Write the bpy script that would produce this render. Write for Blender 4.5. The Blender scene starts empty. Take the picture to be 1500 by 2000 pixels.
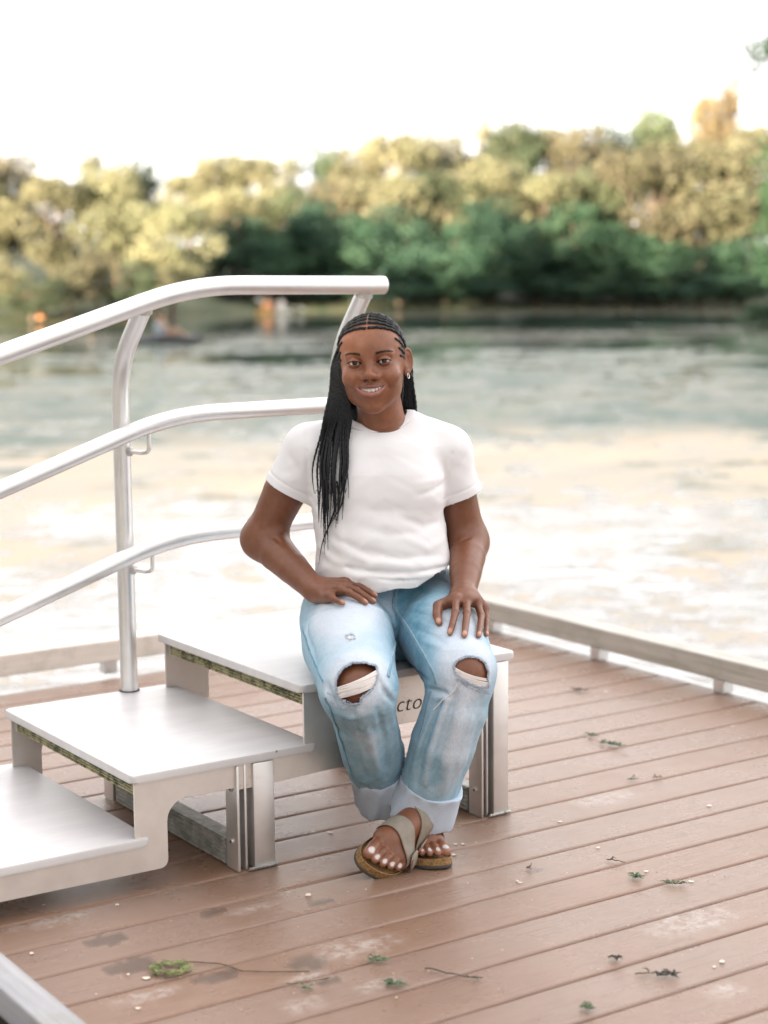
import bpy, bmesh, math, random
import numpy as np
from mathutils import Vector, Matrix
C = bpy.context.scene
COL = C.collection
random.seed(7); rng = np.random.default_rng(7)
# ---------------------------------------------------------------- camera, sky, sun, exposure
F_PX, PIT, ROLL, YAW, CAM_H = 3431.1, 0.1353, 0.0106, 0.5874, 1.2899
cam = bpy.data.cameras.new('camera'); cam_o = bpy.data.objects.new('camera', cam); COL.objects.link(cam_o)
cam.sensor_fit = 'HORIZONTAL'; cam.sensor_width = 24.0; cam.lens = 24.0 * F_PX / 1500.0
cam.clip_start = 0.05; cam.clip_end = 3000
cam.dof.use_dof = True; cam.dof.focus_distance = 3.82; cam.dof.aperture_fstop = 2.2
cR, sR, cP, sP = math.cos(ROLL), math.sin(ROLL), math.cos(PIT), math.sin(PIT)
RIGHT = np.array([cR, -sR * sP, -sR * cP]); UP = np.array([sR, cR * sP, cR * cP]); FWD = np.array([0, cP, -sP])
m = Matrix.Identity(4)
for i in range(3):
    m[i][0] = RIGHT[i]; m[i][1] = UP[i]; m[i][2] = -FWD[i]
m[2][3] = CAM_H
cam_o.matrix_world = m
C.camera = cam_o
SUN_EL, SUN_AZ = math.radians(9.0), math.radians(180.0 + 35)   # azimuth from +Y, clockwise: the low sun stands behind the camera to the left
world = bpy.data.worlds.new('World'); C.world = world; world.use_nodes = True
wn = world.node_tree; wn.nodes.clear()
w_out = wn.nodes.new('ShaderNodeOutputWorld'); w_bg = wn.nodes.new('ShaderNodeBackground')
w_sky = wn.nodes.new('ShaderNodeTexSky'); w_sky.sky_type = 'NISHITA'; w_sky.sun_disc = False
w_sky.sun_elevation = SUN_EL; w_sky.sun_rotation = SUN_AZ; w_sky.dust_density = 3.0; w_sky.ozone_density = 1.0
w_mix = wn.nodes.new('ShaderNodeMix'); w_mix.data_type = 'RGBA'; w_mix.inputs[0].default_value = 0.80
# thin white overcast veil, brighter over the lake and on the picture's right than behind the camera
w_tc = wn.nodes.new('ShaderNodeTexCoord'); w_dot = wn.nodes.new('ShaderNodeVectorMath'); w_dot.operation = 'DOT_PRODUCT'; w_dot.inputs[1].default_value = (0.42, 0.90, 0.0)
wn.links.new(w_tc.outputs['Generated'], w_dot.inputs[0])
w_mr = wn.nodes.new('ShaderNodeMapRange'); w_mr.interpolation_type = 'SMOOTHSTEP'; w_mr.inputs[1].default_value = -0.75; w_mr.inputs[2].default_value = 0.95; w_mr.inputs[3].default_value = 0.85; w_mr.inputs[4].default_value = 1.95
wn.links.new(w_dot.outputs['Value'], w_mr.inputs[0])
w_sc = wn.nodes.new('ShaderNodeVectorMath'); w_sc.operation = 'SCALE'; w_sc.inputs[0].default_value = (4.90, 4.72, 4.68); wn.links.new(w_mr.outputs[0], w_sc.inputs['Scale'])
wn.links.new(w_sc.outputs[0], w_mix.inputs[7])
wn.links.new(w_sky.outputs[0], w_mix.inputs[6]); wn.links.new(w_mix.outputs[2], w_bg.inputs[0])
w_bg.inputs[1].default_value = 0.070; wn.links.new(w_bg.outputs[0], w_out.inputs[0])
sun = bpy.data.lights.new('sun', 'SUN'); sun.energy = 5.0; sun.angle = math.radians(0.53); sun.color = (1.0, 0.83, 0.62)
sun_o = bpy.data.objects.new('sun', sun); COL.objects.link(sun_o)
sd = Vector((math.sin(SUN_AZ) * math.cos(SUN_EL), math.cos(SUN_AZ) * math.cos(SUN_EL), math.sin(SUN_EL)))
sun_o.rotation_euler = sd.to_track_quat('Z', 'Y').to_euler(); sun_o.location = (0, -30, 30)
C.view_settings.view_transform = 'Standard'; C.view_settings.look = 'None'
C.view_settings.exposure = 2.42; C.view_settings.gamma = 1.0
C.render.film_transparent = False
C.cycles.max_bounces = 8; C.cycles.diffuse_bounces = 3; C.cycles.glossy_bounces = 3; C.cycles.transmission_bounces = 3
C.cycles.use_denoising = True; C.cycles.caustics_reflective = False; C.cycles.caustics_refractive = False
C.cycles.sample_clamp_indirect = 6.0

# ---------------------------------------------------------------- projection helpers
def ray(px, py):
    u = (px - 750) / F_PX; v = (1000 - py) / F_PX
    return RIGHT * u + UP * v + FWD
def W(px, py, d):                      # point at ground distance d (world y) seen at a pixel
    r = ray(px, py); p = r * (d / r[1]); p[2] += CAM_H
    return p
def project(P):
    P = np.asarray(P, float); q = P - np.array([0, 0, CAM_H])
    d = q @ FWD
    return 750 + F_PX * (q @ RIGHT) / d, 1000 - F_PX * (q @ UP) / d, d
cY, sY = math.cos(YAW), math.sin(YAW)
def dk(X, Y, Z=0.0):                   # dock axes -> world
    return np.array([X * cY - Y * sY, X * sY + Y * cY, Z])

# ---------------------------------------------------------------- object helpers
def tag(o, label=None, cat=None, group=None, kind=None):
    if label: o['label'] = label
    if cat: o['category'] = cat
    if group: o['group'] = group
    if kind: o['kind'] = kind
    return o
def empty(name, loc=(0, 0, 0), rz=0.0, **k):
    o = bpy.data.objects.new(name, None); COL.objects.link(o); o.location = loc; o.rotation_euler = (0, 0, rz)
    o.empty_display_size = 0.1
    return tag(o, **k)
def mesh_obj(name, verts, faces, mat=None, parent=None, smooth=True, col=None, mats=None, mi=None, loc=None):
    me = bpy.data.meshes.new(name)
    verts = np.asarray(verts, np.float32)
    if isinstance(faces, np.ndarray):
        n = len(faces); k = faces.shape[1]
        me.vertices.add(len(verts)); me.vertices.foreach_set('co', verts.ravel())
        me.loops.add(n * k); me.loops.foreach_set('vertex_index', faces.astype(np.int32).ravel())
        me.polygons.add(n); me.polygons.foreach_set('loop_start', np.arange(0, n * k, k, dtype=np.int32))
        me.update(calc_edges=True)
    else:
        me.from_pydata([tuple(v) for v in verts], [], faces); me.update()
    for mt in (mats or ([mat] if mat else [])): me.materials.append(mt)
    if mi is not None: me.polygons.foreach_set('material_index', np.asarray(mi, np.int32))
    if smooth: me.polygons.foreach_set('use_smooth', np.ones(len(me.polygons), bool))
    if col is not None:
        for nm, arr in col.items():
            a = me.attributes.new(nm, 'FLOAT_COLOR', 'POINT')
            arr = np.asarray(arr, np.float32)
            if arr.shape[1] == 3: arr = np.concatenate([arr, np.ones((len(arr), 1), np.float32)], 1)
            a.data.foreach_set('color', arr.ravel())
    me.update()
    o = bpy.data.objects.new(name, me); COL.objects.link(o)
    if parent: o.parent = parent
    if loc is not None: o.location = loc
    return o
class MB:
    """collects shapes of ONE part"""
    def __init__(s): s.bm = bmesh.new(); s.off = Vector((0, 0, 0))
    def box(s, x0, x1, y0, y1, z0, z1, bev=0.0, seg=2, mi=0):
        r = bmesh.ops.create_cube(s.bm, size=1.0)
        vs = r['verts']
        for v in vs:
            v.co = Vector(((x0 + x1) / 2 + v.co.x * (x1 - x0), (y0 + y1) / 2 + v.co.y * (y1 - y0), (z0 + z1) / 2 + v.co.z * (z1 - z0)))
        fs = {f for v in vs for f in v.link_faces}
        for f in fs: f.material_index = mi
        if bev > 0:
            es = list({e for v in vs for e in v.link_edges})
            bmesh.ops.bevel(s.bm, geom=es, offset=bev, segments=seg, affect='EDGES', profile=0.5)
        return s
    def prism(s, pts, y0, y1, bev=0.0, mi=0):           # polygon in XZ, extruded along Y
        a = [s.bm.verts.new((x, y0, z)) for x, z in pts]; b = [s.bm.verts.new((x, y1, z)) for x, z in pts]
        n = len(pts); fs = [s.bm.faces.new(a[::-1]), s.bm.faces.new(b)]
        for i in range(n): fs.append(s.bm.faces.new((a[i], a[(i + 1) % n], b[(i + 1) % n], b[i])))
        for f in fs: f.material_index = mi
        if bev > 0:
            bmesh.ops.bevel(s.bm, geom=[e for e in fs[0].edges] + [e for e in fs[1].edges], offset=bev, segments=1, affect='EDGES')
        return s
    def tube(s, pts, rad, n=20, caps=True, mi=0):
        pts = [Vector(p) for p in pts]; rings = []
        rad = rad if hasattr(rad, '__len__') else [rad] * len(pts)
        t0 = (pts[1] - pts[0]).normalized(); ref = Vector((0, 0, 1)) if abs(t0.z) < 0.9 else Vector((0, 1, 0))
        u = t0.cross(ref).normalized()
        for i, p in enumerate(pts):
            t = ((pts[min(i + 1, len(pts) - 1)] - p).normalized() + (p - pts[max(i - 1, 0)]).normalized())
            if t.length < 1e-9: t = t0.copy()
            t.normalize(); u = (u - t * u.dot(t)).normalized(); w = t.cross(u)
            rings.append([s.bm.verts.new(p + (u * math.cos(2 * math.pi * k / n) + w * math.sin(2 * math.pi * k / n)) * rad[i]) for k in range(n)])
        for a, b in zip(rings, rings[1:]):
            for k in range(n): s.bm.faces.new((a[k], a[(k + 1) % n], b[(k + 1) % n], b[k])).material_index = mi
        if caps:
            s.bm.faces.new(rings[0][::-1]).material_index = mi; s.bm.faces.new(rings[-1]).material_index = mi
        return s
    def build(s, name, mat, parent=None, smooth=None, loc=None, mats=None):
        bmesh.ops.recalc_face_normals(s.bm, faces=s.bm.faces)
        me = bpy.data.meshes.new(name); s.bm.to_mesh(me); s.bm.free()
        for mt in (mats or [mat]): me.materials.append(mt)
        if smooth: 
            me.polygons.foreach_set('use_smooth', np.ones(len(me.polygons), bool))
            me.set_sharp_from_angle(angle=math.radians(smooth))
        o = bpy.data.objects.new(name, me); COL.objects.link(o)
        if parent: o.parent = parent
        if loc is not None: o.location = loc
        return o
def bend(pts, r=0.08, n=6):                              # round the corners of a polyline
    pts = [np.array(p, float) for p in pts]; out = [pts[0]]
    for a, b, c in zip(pts, pts[1:], pts[2:]):
        d1 = (a - b); l1 = np.linalg.norm(d1); d2 = (c - b); l2 = np.linalg.norm(d2); q = min(r, l1 * .45, l2 * .45)
        p0 = b + d1 / l1 * q; p1 = b + d2 / l2 * q
        for t in np.linspace(0, 1, n): out.append((1 - t) ** 2 * p0 + 2 * t * (1 - t) * b + t * t * p1)
    out.append(pts[-1]); return out

# ---------------------------------------------------------------- material helper
class NT:
    def __init__(s, name):
        s.m = bpy.data.materials.new(name); s.m.use_nodes = True; s.t = s.m.node_tree; s.t.nodes.clear()
        s.out = s.n('ShaderNodeOutputMaterial'); s.b = s.n('ShaderNodeBsdfPrincipled'); s.l(s.b.outputs[0], s.out.inputs[0])
    def n(s, typ, **k):
        nd = s.t.nodes.new(typ)
        for a, v in k.items(): setattr(nd, a, v)
        return nd
    def l(s, a, b): s.t.links.new(a, b)
    def set(s, **k):
        for a, v in k.items():
            nm = {'base': 'Base Color', 'rough': 'Roughness', 'metal': 'Metallic', 'spec': 'Specular IOR Level', 'sss': 'Subsurface Weight', 'ior': 'IOR',
                  'sheen': 'Sheen Weight', 'coat': 'Coat Weight', 'coatr': 'Coat Roughness', 'normal': 'Normal', 'trans': 'Transmission Weight'}.get(a, a)
            i = s.b.inputs[nm]
            if hasattr(v, 'is_linked') or hasattr(v, 'links'): s.l(v, i)
            else: i.default_value = (*v, 1) if (isinstance(v, tuple) and len(v) == 3 and i.type == 'RGBA') else v
        return s
    def coord(s, kind='Object', scale=(1, 1, 1), rot=(0, 0, 0)):
        tc = s.n('ShaderNodeTexCoord'); mp = s.n('ShaderNodeMapping'); s.l(tc.outputs[kind], mp.inputs[0])
        mp.inputs['Scale'].default_value = scale; mp.inputs['Rotation'].default_value = rot
        return mp.outputs[0]
    def noise(s, vec, scale=5, detail=3, rough=0.5, dist=0.0):
        nd = s.n('ShaderNodeTexNoise'); s.l(vec, nd.inputs['Vector']); nd.inputs['Scale'].default_value = scale
        nd.inputs['Detail'].default_value = detail; nd.inputs['Roughness'].default_value = rough; nd.inputs['Distortion'].default_value = dist
        return nd.outputs[0]
    def ramp(s, v, stops):
        nd = s.n('ShaderNodeValToRGB'); s.l(v, nd.inputs[0]); e = nd.color_ramp.elements
        while len(e) < len(stops): e.new(0.5)
        for el, (p, c) in zip(e, stops):
            el.position = p; el.color = (c, c, c, 1) if not isinstance(c, tuple) else (*c, 1)
        return nd.outputs[0]
    def mix(s, f, a, b, mode='MIX'):
        nd = s.n('ShaderNodeMix', data_type='RGBA', blend_type=mode)
        for i, v in ((0, f), (6, a), (7, b)):
            if hasattr(v, 'links'): s.l(v, nd.inputs[i])
            else: nd.inputs[i].default_value = (*v, 1) if isinstance(v, tuple) else v
        return nd.outputs[2]
    def math(s, op, a, b=0.5, clamp=False):
        nd = s.n('ShaderNodeMath', operation=op, use_clamp=clamp)
        for i, v in ((0, a), (1, b)):
            if hasattr(v, 'links'): s.l(v, nd.inputs[i])
            else: nd.inputs[i].default_value = v
        return nd.outputs[0]
    def bump(s, h, strength=0.3, dist=0.01, normal=None):
        nd = s.n('ShaderNodeBump'); s.l(h, nd.inputs['Height']); nd.inputs['Strength'].default_value = strength; nd.inputs['Distance'].default_value = dist
        if normal is not None: s.l(normal, nd.inputs['Normal'])
        return nd.outputs[0]
    def attr(s, name):
        nd = s.n('ShaderNodeAttribute', attribute_name=name); return nd
    def sep(s, vec):
        nd = s.n('ShaderNodeSeparateXYZ'); s.l(vec, nd.inputs[0]); return nd.outputs

M = {}
def simple(name, base, rough=0.5, metal=0.0, spec=0.5, var=0.15, vscale=8, bump=0.0, bscale=60, bd=0.002):
    t = NT(name); v = t.coord()
    c = t.mix(t.ramp(t.noise(v, vscale, 5, 0.6), [(0.3, 0.0), (0.7, 1.0)]), tuple(x * (1 - var) for x in base), tuple(min(1, x * (1 + var)) for x in base))
    t.set(base=c, rough=rough, metal=metal, spec=spec)
    if bump > 0: t.set(normal=t.bump(t.noise(v, bscale, 4), bump, bd))
    M[name] = t.m; return t.m

# aluminium (mill finish), painted plate, tread plastic, rubber rib
def metal(name, base, rough, var, grime=0.0):
    t = NT(name); v = t.coord()
    n1 = t.noise(t.coord(scale=(1, 1, 1)), 9, 5, 0.65); n2 = t.noise(v, 130, 3, 0.6)
    c = t.mix(t.ramp(n1, [(0.32, 0.0), (0.68, 1.0)]), tuple(x * (1 - var) for x in base), base)
    if grime:
        g = t.ramp(t.noise(v, 14, 6, 0.75, 0.6), [(0.60, 0.0), (0.74, grime)])
        c = t.mix(g, c, (0.30, 0.23, 0.11))
    t.set(base=c, metal=0.85, rough=t.math('MULTIPLY_ADD', n1, 0.25, False) if False else t.ramp(n1, [(0.3, rough), (0.7, rough + 0.14)]), normal=t.bump(n2, 0.06, 0.001))
    M[name] = t.m
metal('pipe', (0.80, 0.79, 0.78), 0.30, 0.14)
metal('plate', (0.80, 0.75, 0.70), 0.42, 0.15, 0.55)
metal('legmetal', (0.80, 0.78, 0.76), 0.38, 0.12, 0.2)
t = NT('tread'); v = t.coord()
c = t.mix(t.ramp(t.noise(t.coord(scale=(1, 6, 1)), 3, 6, 0.7), [(0.35, 0.0), (0.7, 1.0)]), (0.60, 0.585, 0.585), (0.69, 0.675, 0.67))
c = t.mix(t.ramp(t.noise(t.coord(scale=(1, 3, 1)), 30, 4, 0.7, 1.0), [(0.68, 0.0), (0.76, 0.5)]), c, (0.36, 0.35, 0.36))
sc_ = t.ramp(t.noise(t.coord(scale=(8, 1.4, 1), rot=(0, 0, 0.4)), 26, 2, 0.5, 1.5), [(0.74, 0.0), (0.78, 0.55)])
c = t.mix(sc_, c, (0.30, 0.29, 0.30))
vr = t.n('ShaderNodeTexVoronoi'); t.l(v, vr.inputs[0]); vr.inputs['Scale'].default_value = 13
c = t.mix(t.ramp(vr.outputs['Distance'], [(0.03, 0.8), (0.045, 0.0)]), c, (0.12, 0.11, 0.10))
t.set(base=c, rough=0.40, spec=0.45, normal=t.bump(t.noise(v, 220, 3), 0.12, 0.0008)); M['tread'] = t.m
t = NT('algae_rib'); v = t.coord()
c = t.mix(t.ramp(t.noise(v, 45, 5, 0.75), [(0.42, 0.0), (0.56, 1.0)]), (0.07, 0.08, 0.035), (0.42, 0.38, 0.22))
t.set(base=c, rough=0.7, normal=t.bump(t.noise(v, 200, 3), 0.4, 0.001)); M['rib'] = t.m
t = NT('grey_ribbed'); v = t.coord()
c = t.mix(t.ramp(t.noise(v, 30, 5, 0.7), [(0.4, 0.0), (0.65, 1.0)]), (0.24, 0.25, 0.22), (0.50, 0.49, 0.46))
t.set(base=c, rough=0.55, metal=0.3, normal=t.bump(t.noise(v, 150, 3), 0.2, 0.001)); M['floorbeam'] = t.m
simple('weld', (0.50, 0.49, 0.46), 0.5, 0.8, var=0.3, vscale=60, bump=0.8, bscale=120)
simple('dark_cut', (0.03, 0.028, 0.025), 0.8)
simple('rust_stain', (0.42, 0.33, 0.22), 0.75, 0.2, var=0.5, vscale=40, bump=0.5, bscale=90)
# weathered kerb timber / aluminium edge
def kerbmat(name, a, b, axis, metalv=0.0):
    t = NT(name); sc = (1.2, 26, 26) if axis == 'x' else (26, 1.2, 26)
    n = t.noise(t.coord(scale=sc), 3, 6, 0.7, 0.3)
    c = t.mix(t.ramp(n, [(0.3, 0.0), (0.7, 1.0)]), a, b)
    g = t.ramp(t.noise(t.coord(), 9, 5, 0.7), [(0.5, 0.0), (0.75, 0.5)])
    t.set(base=t.mix(g, c, (0.25, 0.26, 0.20)), rough=0.62, metal=metalv, normal=t.bump(n, 0.5, 0.002)); M[name] = t.m
kerbmat('kerb_x', (0.64, 0.58, 0.52), (0.80, 0.74, 0.68), 'x')
kerbmat('kerb_y', (0.36, 0.34, 0.30), (0.58, 0.55, 0.50), 'y')
kerbmat('kerb_l', (0.28, 0.28, 0.29), (0.42, 0.41, 0.42), 'y', 0.2)

# composite deck boards
def deckmat():
    t = NT('deck_board'); at = t.attr('bd')   # R: per-board tone, G: stain, B: pale droppings / dust
    r, g, b = [x for x in t.n('ShaderNodeSeparateColor').outputs[:3]], None, None
    sepc = r[0].node; t.l(at.outputs['Color'], sepc.inputs[0])
    grain = t.noise(t.coord(scale=(3.0, 120, 1)), 2.0, 7, 0.72, 0.25)
    fine = t.noise(t.coord(scale=(10, 260, 1)), 3.0, 4, 0.7, 0.1)
    big = t.noise(t.coord(), 1.4, 4, 0.6)
    c = t.mix(t.ramp(big, [(0.3, 0.0), (0.7, 1.0)]), (0.218, 0.115, 0.066), (0.290, 0.168, 0.108))
    c = t.mix(sepc.outputs[0], c, (0.272, 0.180, 0.136))
    c = t.mix(t.ramp(grain, [(0.34, 0.75), (0.5, 0.0)]), c, (0.16, 0.095, 0.072))
    c = t.mix(t.ramp(t.noise(t.coord(), 60, 4, 0.7), [(0.66, 0.0), (0.78, 0.35)]), c, (0.42, 0.36, 0.31))
    c = t.mix(sepc.outputs[1], c, (0.095, 0.05, 0.03))
    dust = t.math('MULTIPLY', sepc.outputs[2], t.ramp(t.noise(t.coord(), 45, 5, 0.8), [(0.42, 0.0), (0.6, 1.0)]))
    c = t.mix(t.math('MULTIPLY', dust, 0.55), c, (0.62, 0.57, 0.53))
    geo = t.noise(t.coord(), 5, 4, 0.6)
    rough = t.math('SUBTRACT', t.ramp(geo, [(0.3, 0.20), (0.7, 0.38)]), t.math('MULTIPLY', sepc.outputs[1], 0.12))
    h = t.math('ADD', t.math('MULTIPLY', grain, 1.0), t.math('MULTIPLY', fine, 0.35))
    t.set(base=c, rough=rough, spec=0.62, normal=t.bump(h, 0.9, 0.0022))
    M['deck'] = t.m
deckmat()

# ---------------------------------------------------------------- water
WZ = -0.60
t = NT('lake_water'); v = t.coord()
near = t.sep(t.coord())          # object coords = world
# ripples stretched across the view
rip = t.noise(t.coord(scale=(0.5, 1.6, 1)), 3.2, 5, 0.62, 0.4)
swell = t.noise(t.coord(scale=(0.10, 0.8, 1)), 0.55, 4, 0.6, 0.5)
# floating weed: mats and streaks
mat_big = t.noise(t.coord(scale=(0.42, 0.36, 1)), 0.75, 5, 0.62, 1.0)
mat_fin = t.noise(t.coord(scale=(1.3, 0.85, 1)), 2.0, 6, 0.72, 0.6)
weed = t.math('ADD', t.math('MULTIPLY', mat_big, 0.55), t.math('MULTIPLY', mat_fin, 0.55))
# density by distance from the dock: open near the dock, matted in the middle
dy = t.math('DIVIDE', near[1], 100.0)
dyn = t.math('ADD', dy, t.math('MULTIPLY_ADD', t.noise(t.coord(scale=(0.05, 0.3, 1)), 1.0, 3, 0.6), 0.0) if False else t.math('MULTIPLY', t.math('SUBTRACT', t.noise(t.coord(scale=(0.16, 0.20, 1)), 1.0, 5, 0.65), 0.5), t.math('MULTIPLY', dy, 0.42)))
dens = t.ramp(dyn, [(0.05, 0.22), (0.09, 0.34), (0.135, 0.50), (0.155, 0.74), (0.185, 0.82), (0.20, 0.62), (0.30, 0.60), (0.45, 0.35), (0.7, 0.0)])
wm = t.ramp(t.math('ADD', weed, t.math('MULTIPLY', dens, 0.30)), [(0.685, 0.0), (0.735, 1.0)])
tone = t.noise(t.coord(scale=(0.8, 0.6, 1)), 1.1, 4, 0.65, 0.5)
wc = t.mix(t.ramp(tone, [(0.38, 0.0), (0.62, 1.0)]), (0.50, 0.40, 0.28), (0.40, 0.36, 0.29))
dark = t.ramp(t.noise(t.coord(scale=(0.6, 0.7, 1)), 1.3, 5, 0.7), [(0.56, 0.0), (0.62, 1.0)])
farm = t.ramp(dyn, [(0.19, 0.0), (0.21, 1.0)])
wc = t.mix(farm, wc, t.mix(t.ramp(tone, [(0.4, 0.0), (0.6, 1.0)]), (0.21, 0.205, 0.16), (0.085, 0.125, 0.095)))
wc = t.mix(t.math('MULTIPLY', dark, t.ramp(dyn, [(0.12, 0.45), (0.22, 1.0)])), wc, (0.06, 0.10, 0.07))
sky_sheen = t.ramp(dyn, [(0.06, (0.36, 0.34, 0.335)), (0.15, (0.38, 0.35, 0.335)), (0.185, (0.30, 0.27, 0.23)), (0.205, (0.12, 0.13, 0.11)), (0.30, (0.06, 0.085, 0.07)), (0.44, (0.025, 0.05, 0.04)), (0.475, (0.02, 0.045, 0.036)), (0.49, (0.46, 0.44, 0.40)), (0.57, (0.44, 0.42, 0.38)), (0.585, (0.015, 0.035, 0.03)), (0.74, (0.015, 0.035, 0.03)), (0.77, (0.30, 0.29, 0.23)), (0.92, (0.22, 0.23, 0.17))])  # reflected sky and bright ripple bands painted into the water colour by distance
base = t.mix(wm, t.mix(t.ramp(mat_fin, [(0.35, 0.0), (0.65, 1.0)]), t.mix(0.45, sky_sheen, (0.05, 0.07, 0.055)), sky_sheen), wc)
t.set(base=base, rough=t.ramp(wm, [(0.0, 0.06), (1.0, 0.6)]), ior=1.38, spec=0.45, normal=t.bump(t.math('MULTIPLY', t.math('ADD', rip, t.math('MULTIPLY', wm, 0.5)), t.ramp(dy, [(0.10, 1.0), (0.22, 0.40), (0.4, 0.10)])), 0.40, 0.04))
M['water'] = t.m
n = 60
xs = np.concatenate([-np.geomspace(900, 1, n // 2), np.geomspace(1, 900, n // 2)]); ys = np.concatenate([[-400, -60, -12], np.geomspace(1, 1000, n)])
gx, gy = np.meshgrid(xs, ys); V = np.stack([gx.ravel(), gy.ravel(), np.full(gx.size, WZ)], 1)
ii = np.arange(len(ys) - 1)[:, None] * len(xs) + np.arange(len(xs) - 1)[None]
Fq = np.stack([ii, ii + 1, ii + 1 + len(xs), ii + len(xs)], -1).reshape(-1, 4)
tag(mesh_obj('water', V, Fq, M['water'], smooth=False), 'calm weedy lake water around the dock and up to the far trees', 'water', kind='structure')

# ---------------------------------------------------------------- banks (rising ground behind the far shore)
t = NT('bank_ground'); v = t.coord()
c = t.mix(t.ramp(t.noise(v, 0.8, 5, 0.7), [(0.4, 0.0), (0.6, 1.0)]), (0.035, 0.06, 0.025), (0.09, 0.09, 0.045))
t.set(base=c, rough=0.9); M['bank'] = t.m
def shore_y(x): return np.interp(x, [-80, -30, -19, -13, -9.5, -8.2, -6, 0, 12, 22, 30, 60], [60, 64, 68, 71, 74, 84, 90, 91, 92, 89, 80, 60])
gx = np.linspace(-120, 120, 121); rows = [0, 0.6, 2, 5, 10, 18, 30, 60, 200]; hz = [-0.1, 0.10, 0.35, 0.6, 1.0, 1.7, 2.6, 4, 6]
V = []; 
for r, h in zip(rows, hz):
    for x in gx:
        V.append((x * (1 + r / 150), shore_y(x) + r + 0.4 * math.sin(x * 1.7) + 0.3 * math.sin(x * 4.1), WZ + h + (0.25 * math.sin(x * 0.9 + r) if r > 2 else 0)))
V = np.array(V); nn = len(gx); ii = np.arange(len(rows) - 1)[:, None] * nn + np.arange(nn - 1)[None]
Fq = np.stack([ii, ii + 1, ii + 1 + nn, ii + nn], -1).reshape(-1, 4)
tag(mesh_obj('hillside', V, Fq, M['bank']), 'low wooded bank rising behind the far shoreline', 'bank', kind='structure')

# ---------------------------------------------------------------- trees
def leafmat(name, a, b, transl=0.35):
    t = NT(name); at = t.attr('lf')
    s = t.n('ShaderNodeSeparateColor'); t.l(at.outputs['Color'], s.inputs[0])
    inf = t.n('ShaderNodeObjectInfo')
    c = t.mix(s.outputs[0], a, b)
    hsv = t.n('ShaderNodeHueSaturation'); t.l(c, hsv.inputs['Color'])
    t.l(t.math('MULTIPLY_ADD', inf.outputs['Random'], 0.5) if False else t.ramp(inf.outputs['Random'], [(0, 0.62), (1, 1.3)]), hsv.inputs['Value'])
    t.l(t.ramp(t.math('FRACT', t.math('MULTIPLY', inf.outputs['Random'], 7.3)), [(0, 0.48), (1, 0.52)]), hsv.inputs['Hue'])
    t.set(base=hsv.outputs[0], rough=0.6, spec=0.25)
    tr = t.n('ShaderNodeBsdfTranslucent'); t.l(hsv.outputs[0], tr.inputs[0])
    mx = t.n('ShaderNodeMixShader'); mx.inputs[0].default_value = transl
    t.l(t.b.outputs[0], mx.inputs[1]); t.l(tr.outputs[0], mx.inputs[2]); t.l(mx.outputs[0], t.out.inputs[0])
    M[name] = t.m
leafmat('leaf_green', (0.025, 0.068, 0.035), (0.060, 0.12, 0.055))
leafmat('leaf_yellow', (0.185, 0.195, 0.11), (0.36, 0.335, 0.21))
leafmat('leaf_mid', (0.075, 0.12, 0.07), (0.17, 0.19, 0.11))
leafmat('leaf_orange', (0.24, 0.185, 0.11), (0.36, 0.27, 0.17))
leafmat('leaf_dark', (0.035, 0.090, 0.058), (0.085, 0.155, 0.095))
simple('bark', (0.16, 0.12, 0.09), 0.85, var=0.4, vscale=3, bump=0.5, bscale=12, bd=0.03)
def crown_mesh(seed, w, h, clumps, leaves, leaf, sparse=0.0, z0=0.25):
    r = np.random.default_rng(seed); P = []; N = []; T = []
    cs = []
    for i in range(clumps):
        while True:
            q = r.uniform(-1, 1, 3)
            if np.linalg.norm(q) <= 1: break
        q /= max(np.linalg.norm(q), 1e-6) ** 0.45
        c = np.array([q[0] * w * 0.40, q[1] * w * 0.34, h * (z0 + (1 - z0) * (0.5 + 0.40 * q[2]))])
        cs.append((c, r.uniform(0.14, 0.25) * w * (1 - sparse * 0.4)))
    per = leaves // clumps
    for c, rad in cs:
        d = r.normal(size=(per, 3)); d /= np.linalg.norm(d, axis=1)[:, None]
        rr = rad * r.uniform(0.35, 1.05, per) ** 0.6
        p = c + d * rr[:, None] * np.array([1, 1, 0.78])
        P.append(p); N.append(d + r.normal(size=(per, 3)) * 0.6); T.append(np.full(per, r.uniform(0, 0.7)) + r.uniform(0, 0.3, per))
    P = np.concatenate(P); N = np.concatenate(N); T = np.concatenate(T)
    N /= np.linalg.norm(N, axis=1)[:, None]; a = np.cross(N, r.normal(size=N.shape)); a /= np.linalg.norm(a, axis=1)[:, None]; b = np.cross(N, a)
    s = leaf * r.uniform(0.6, 1.3, len(P))[:, None]
    V = np.stack([P - a * s, P - b * s * 0.6, P + a * s, P + b * s * 0.6], 1).reshape(-1, 3)
    F = np.arange(len(P) * 4).reshape(-1, 4)
    col = np.repeat(np.stack([T, T, T], 1), 4, 0)
    return V, F, {'lf': col}, cs
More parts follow.
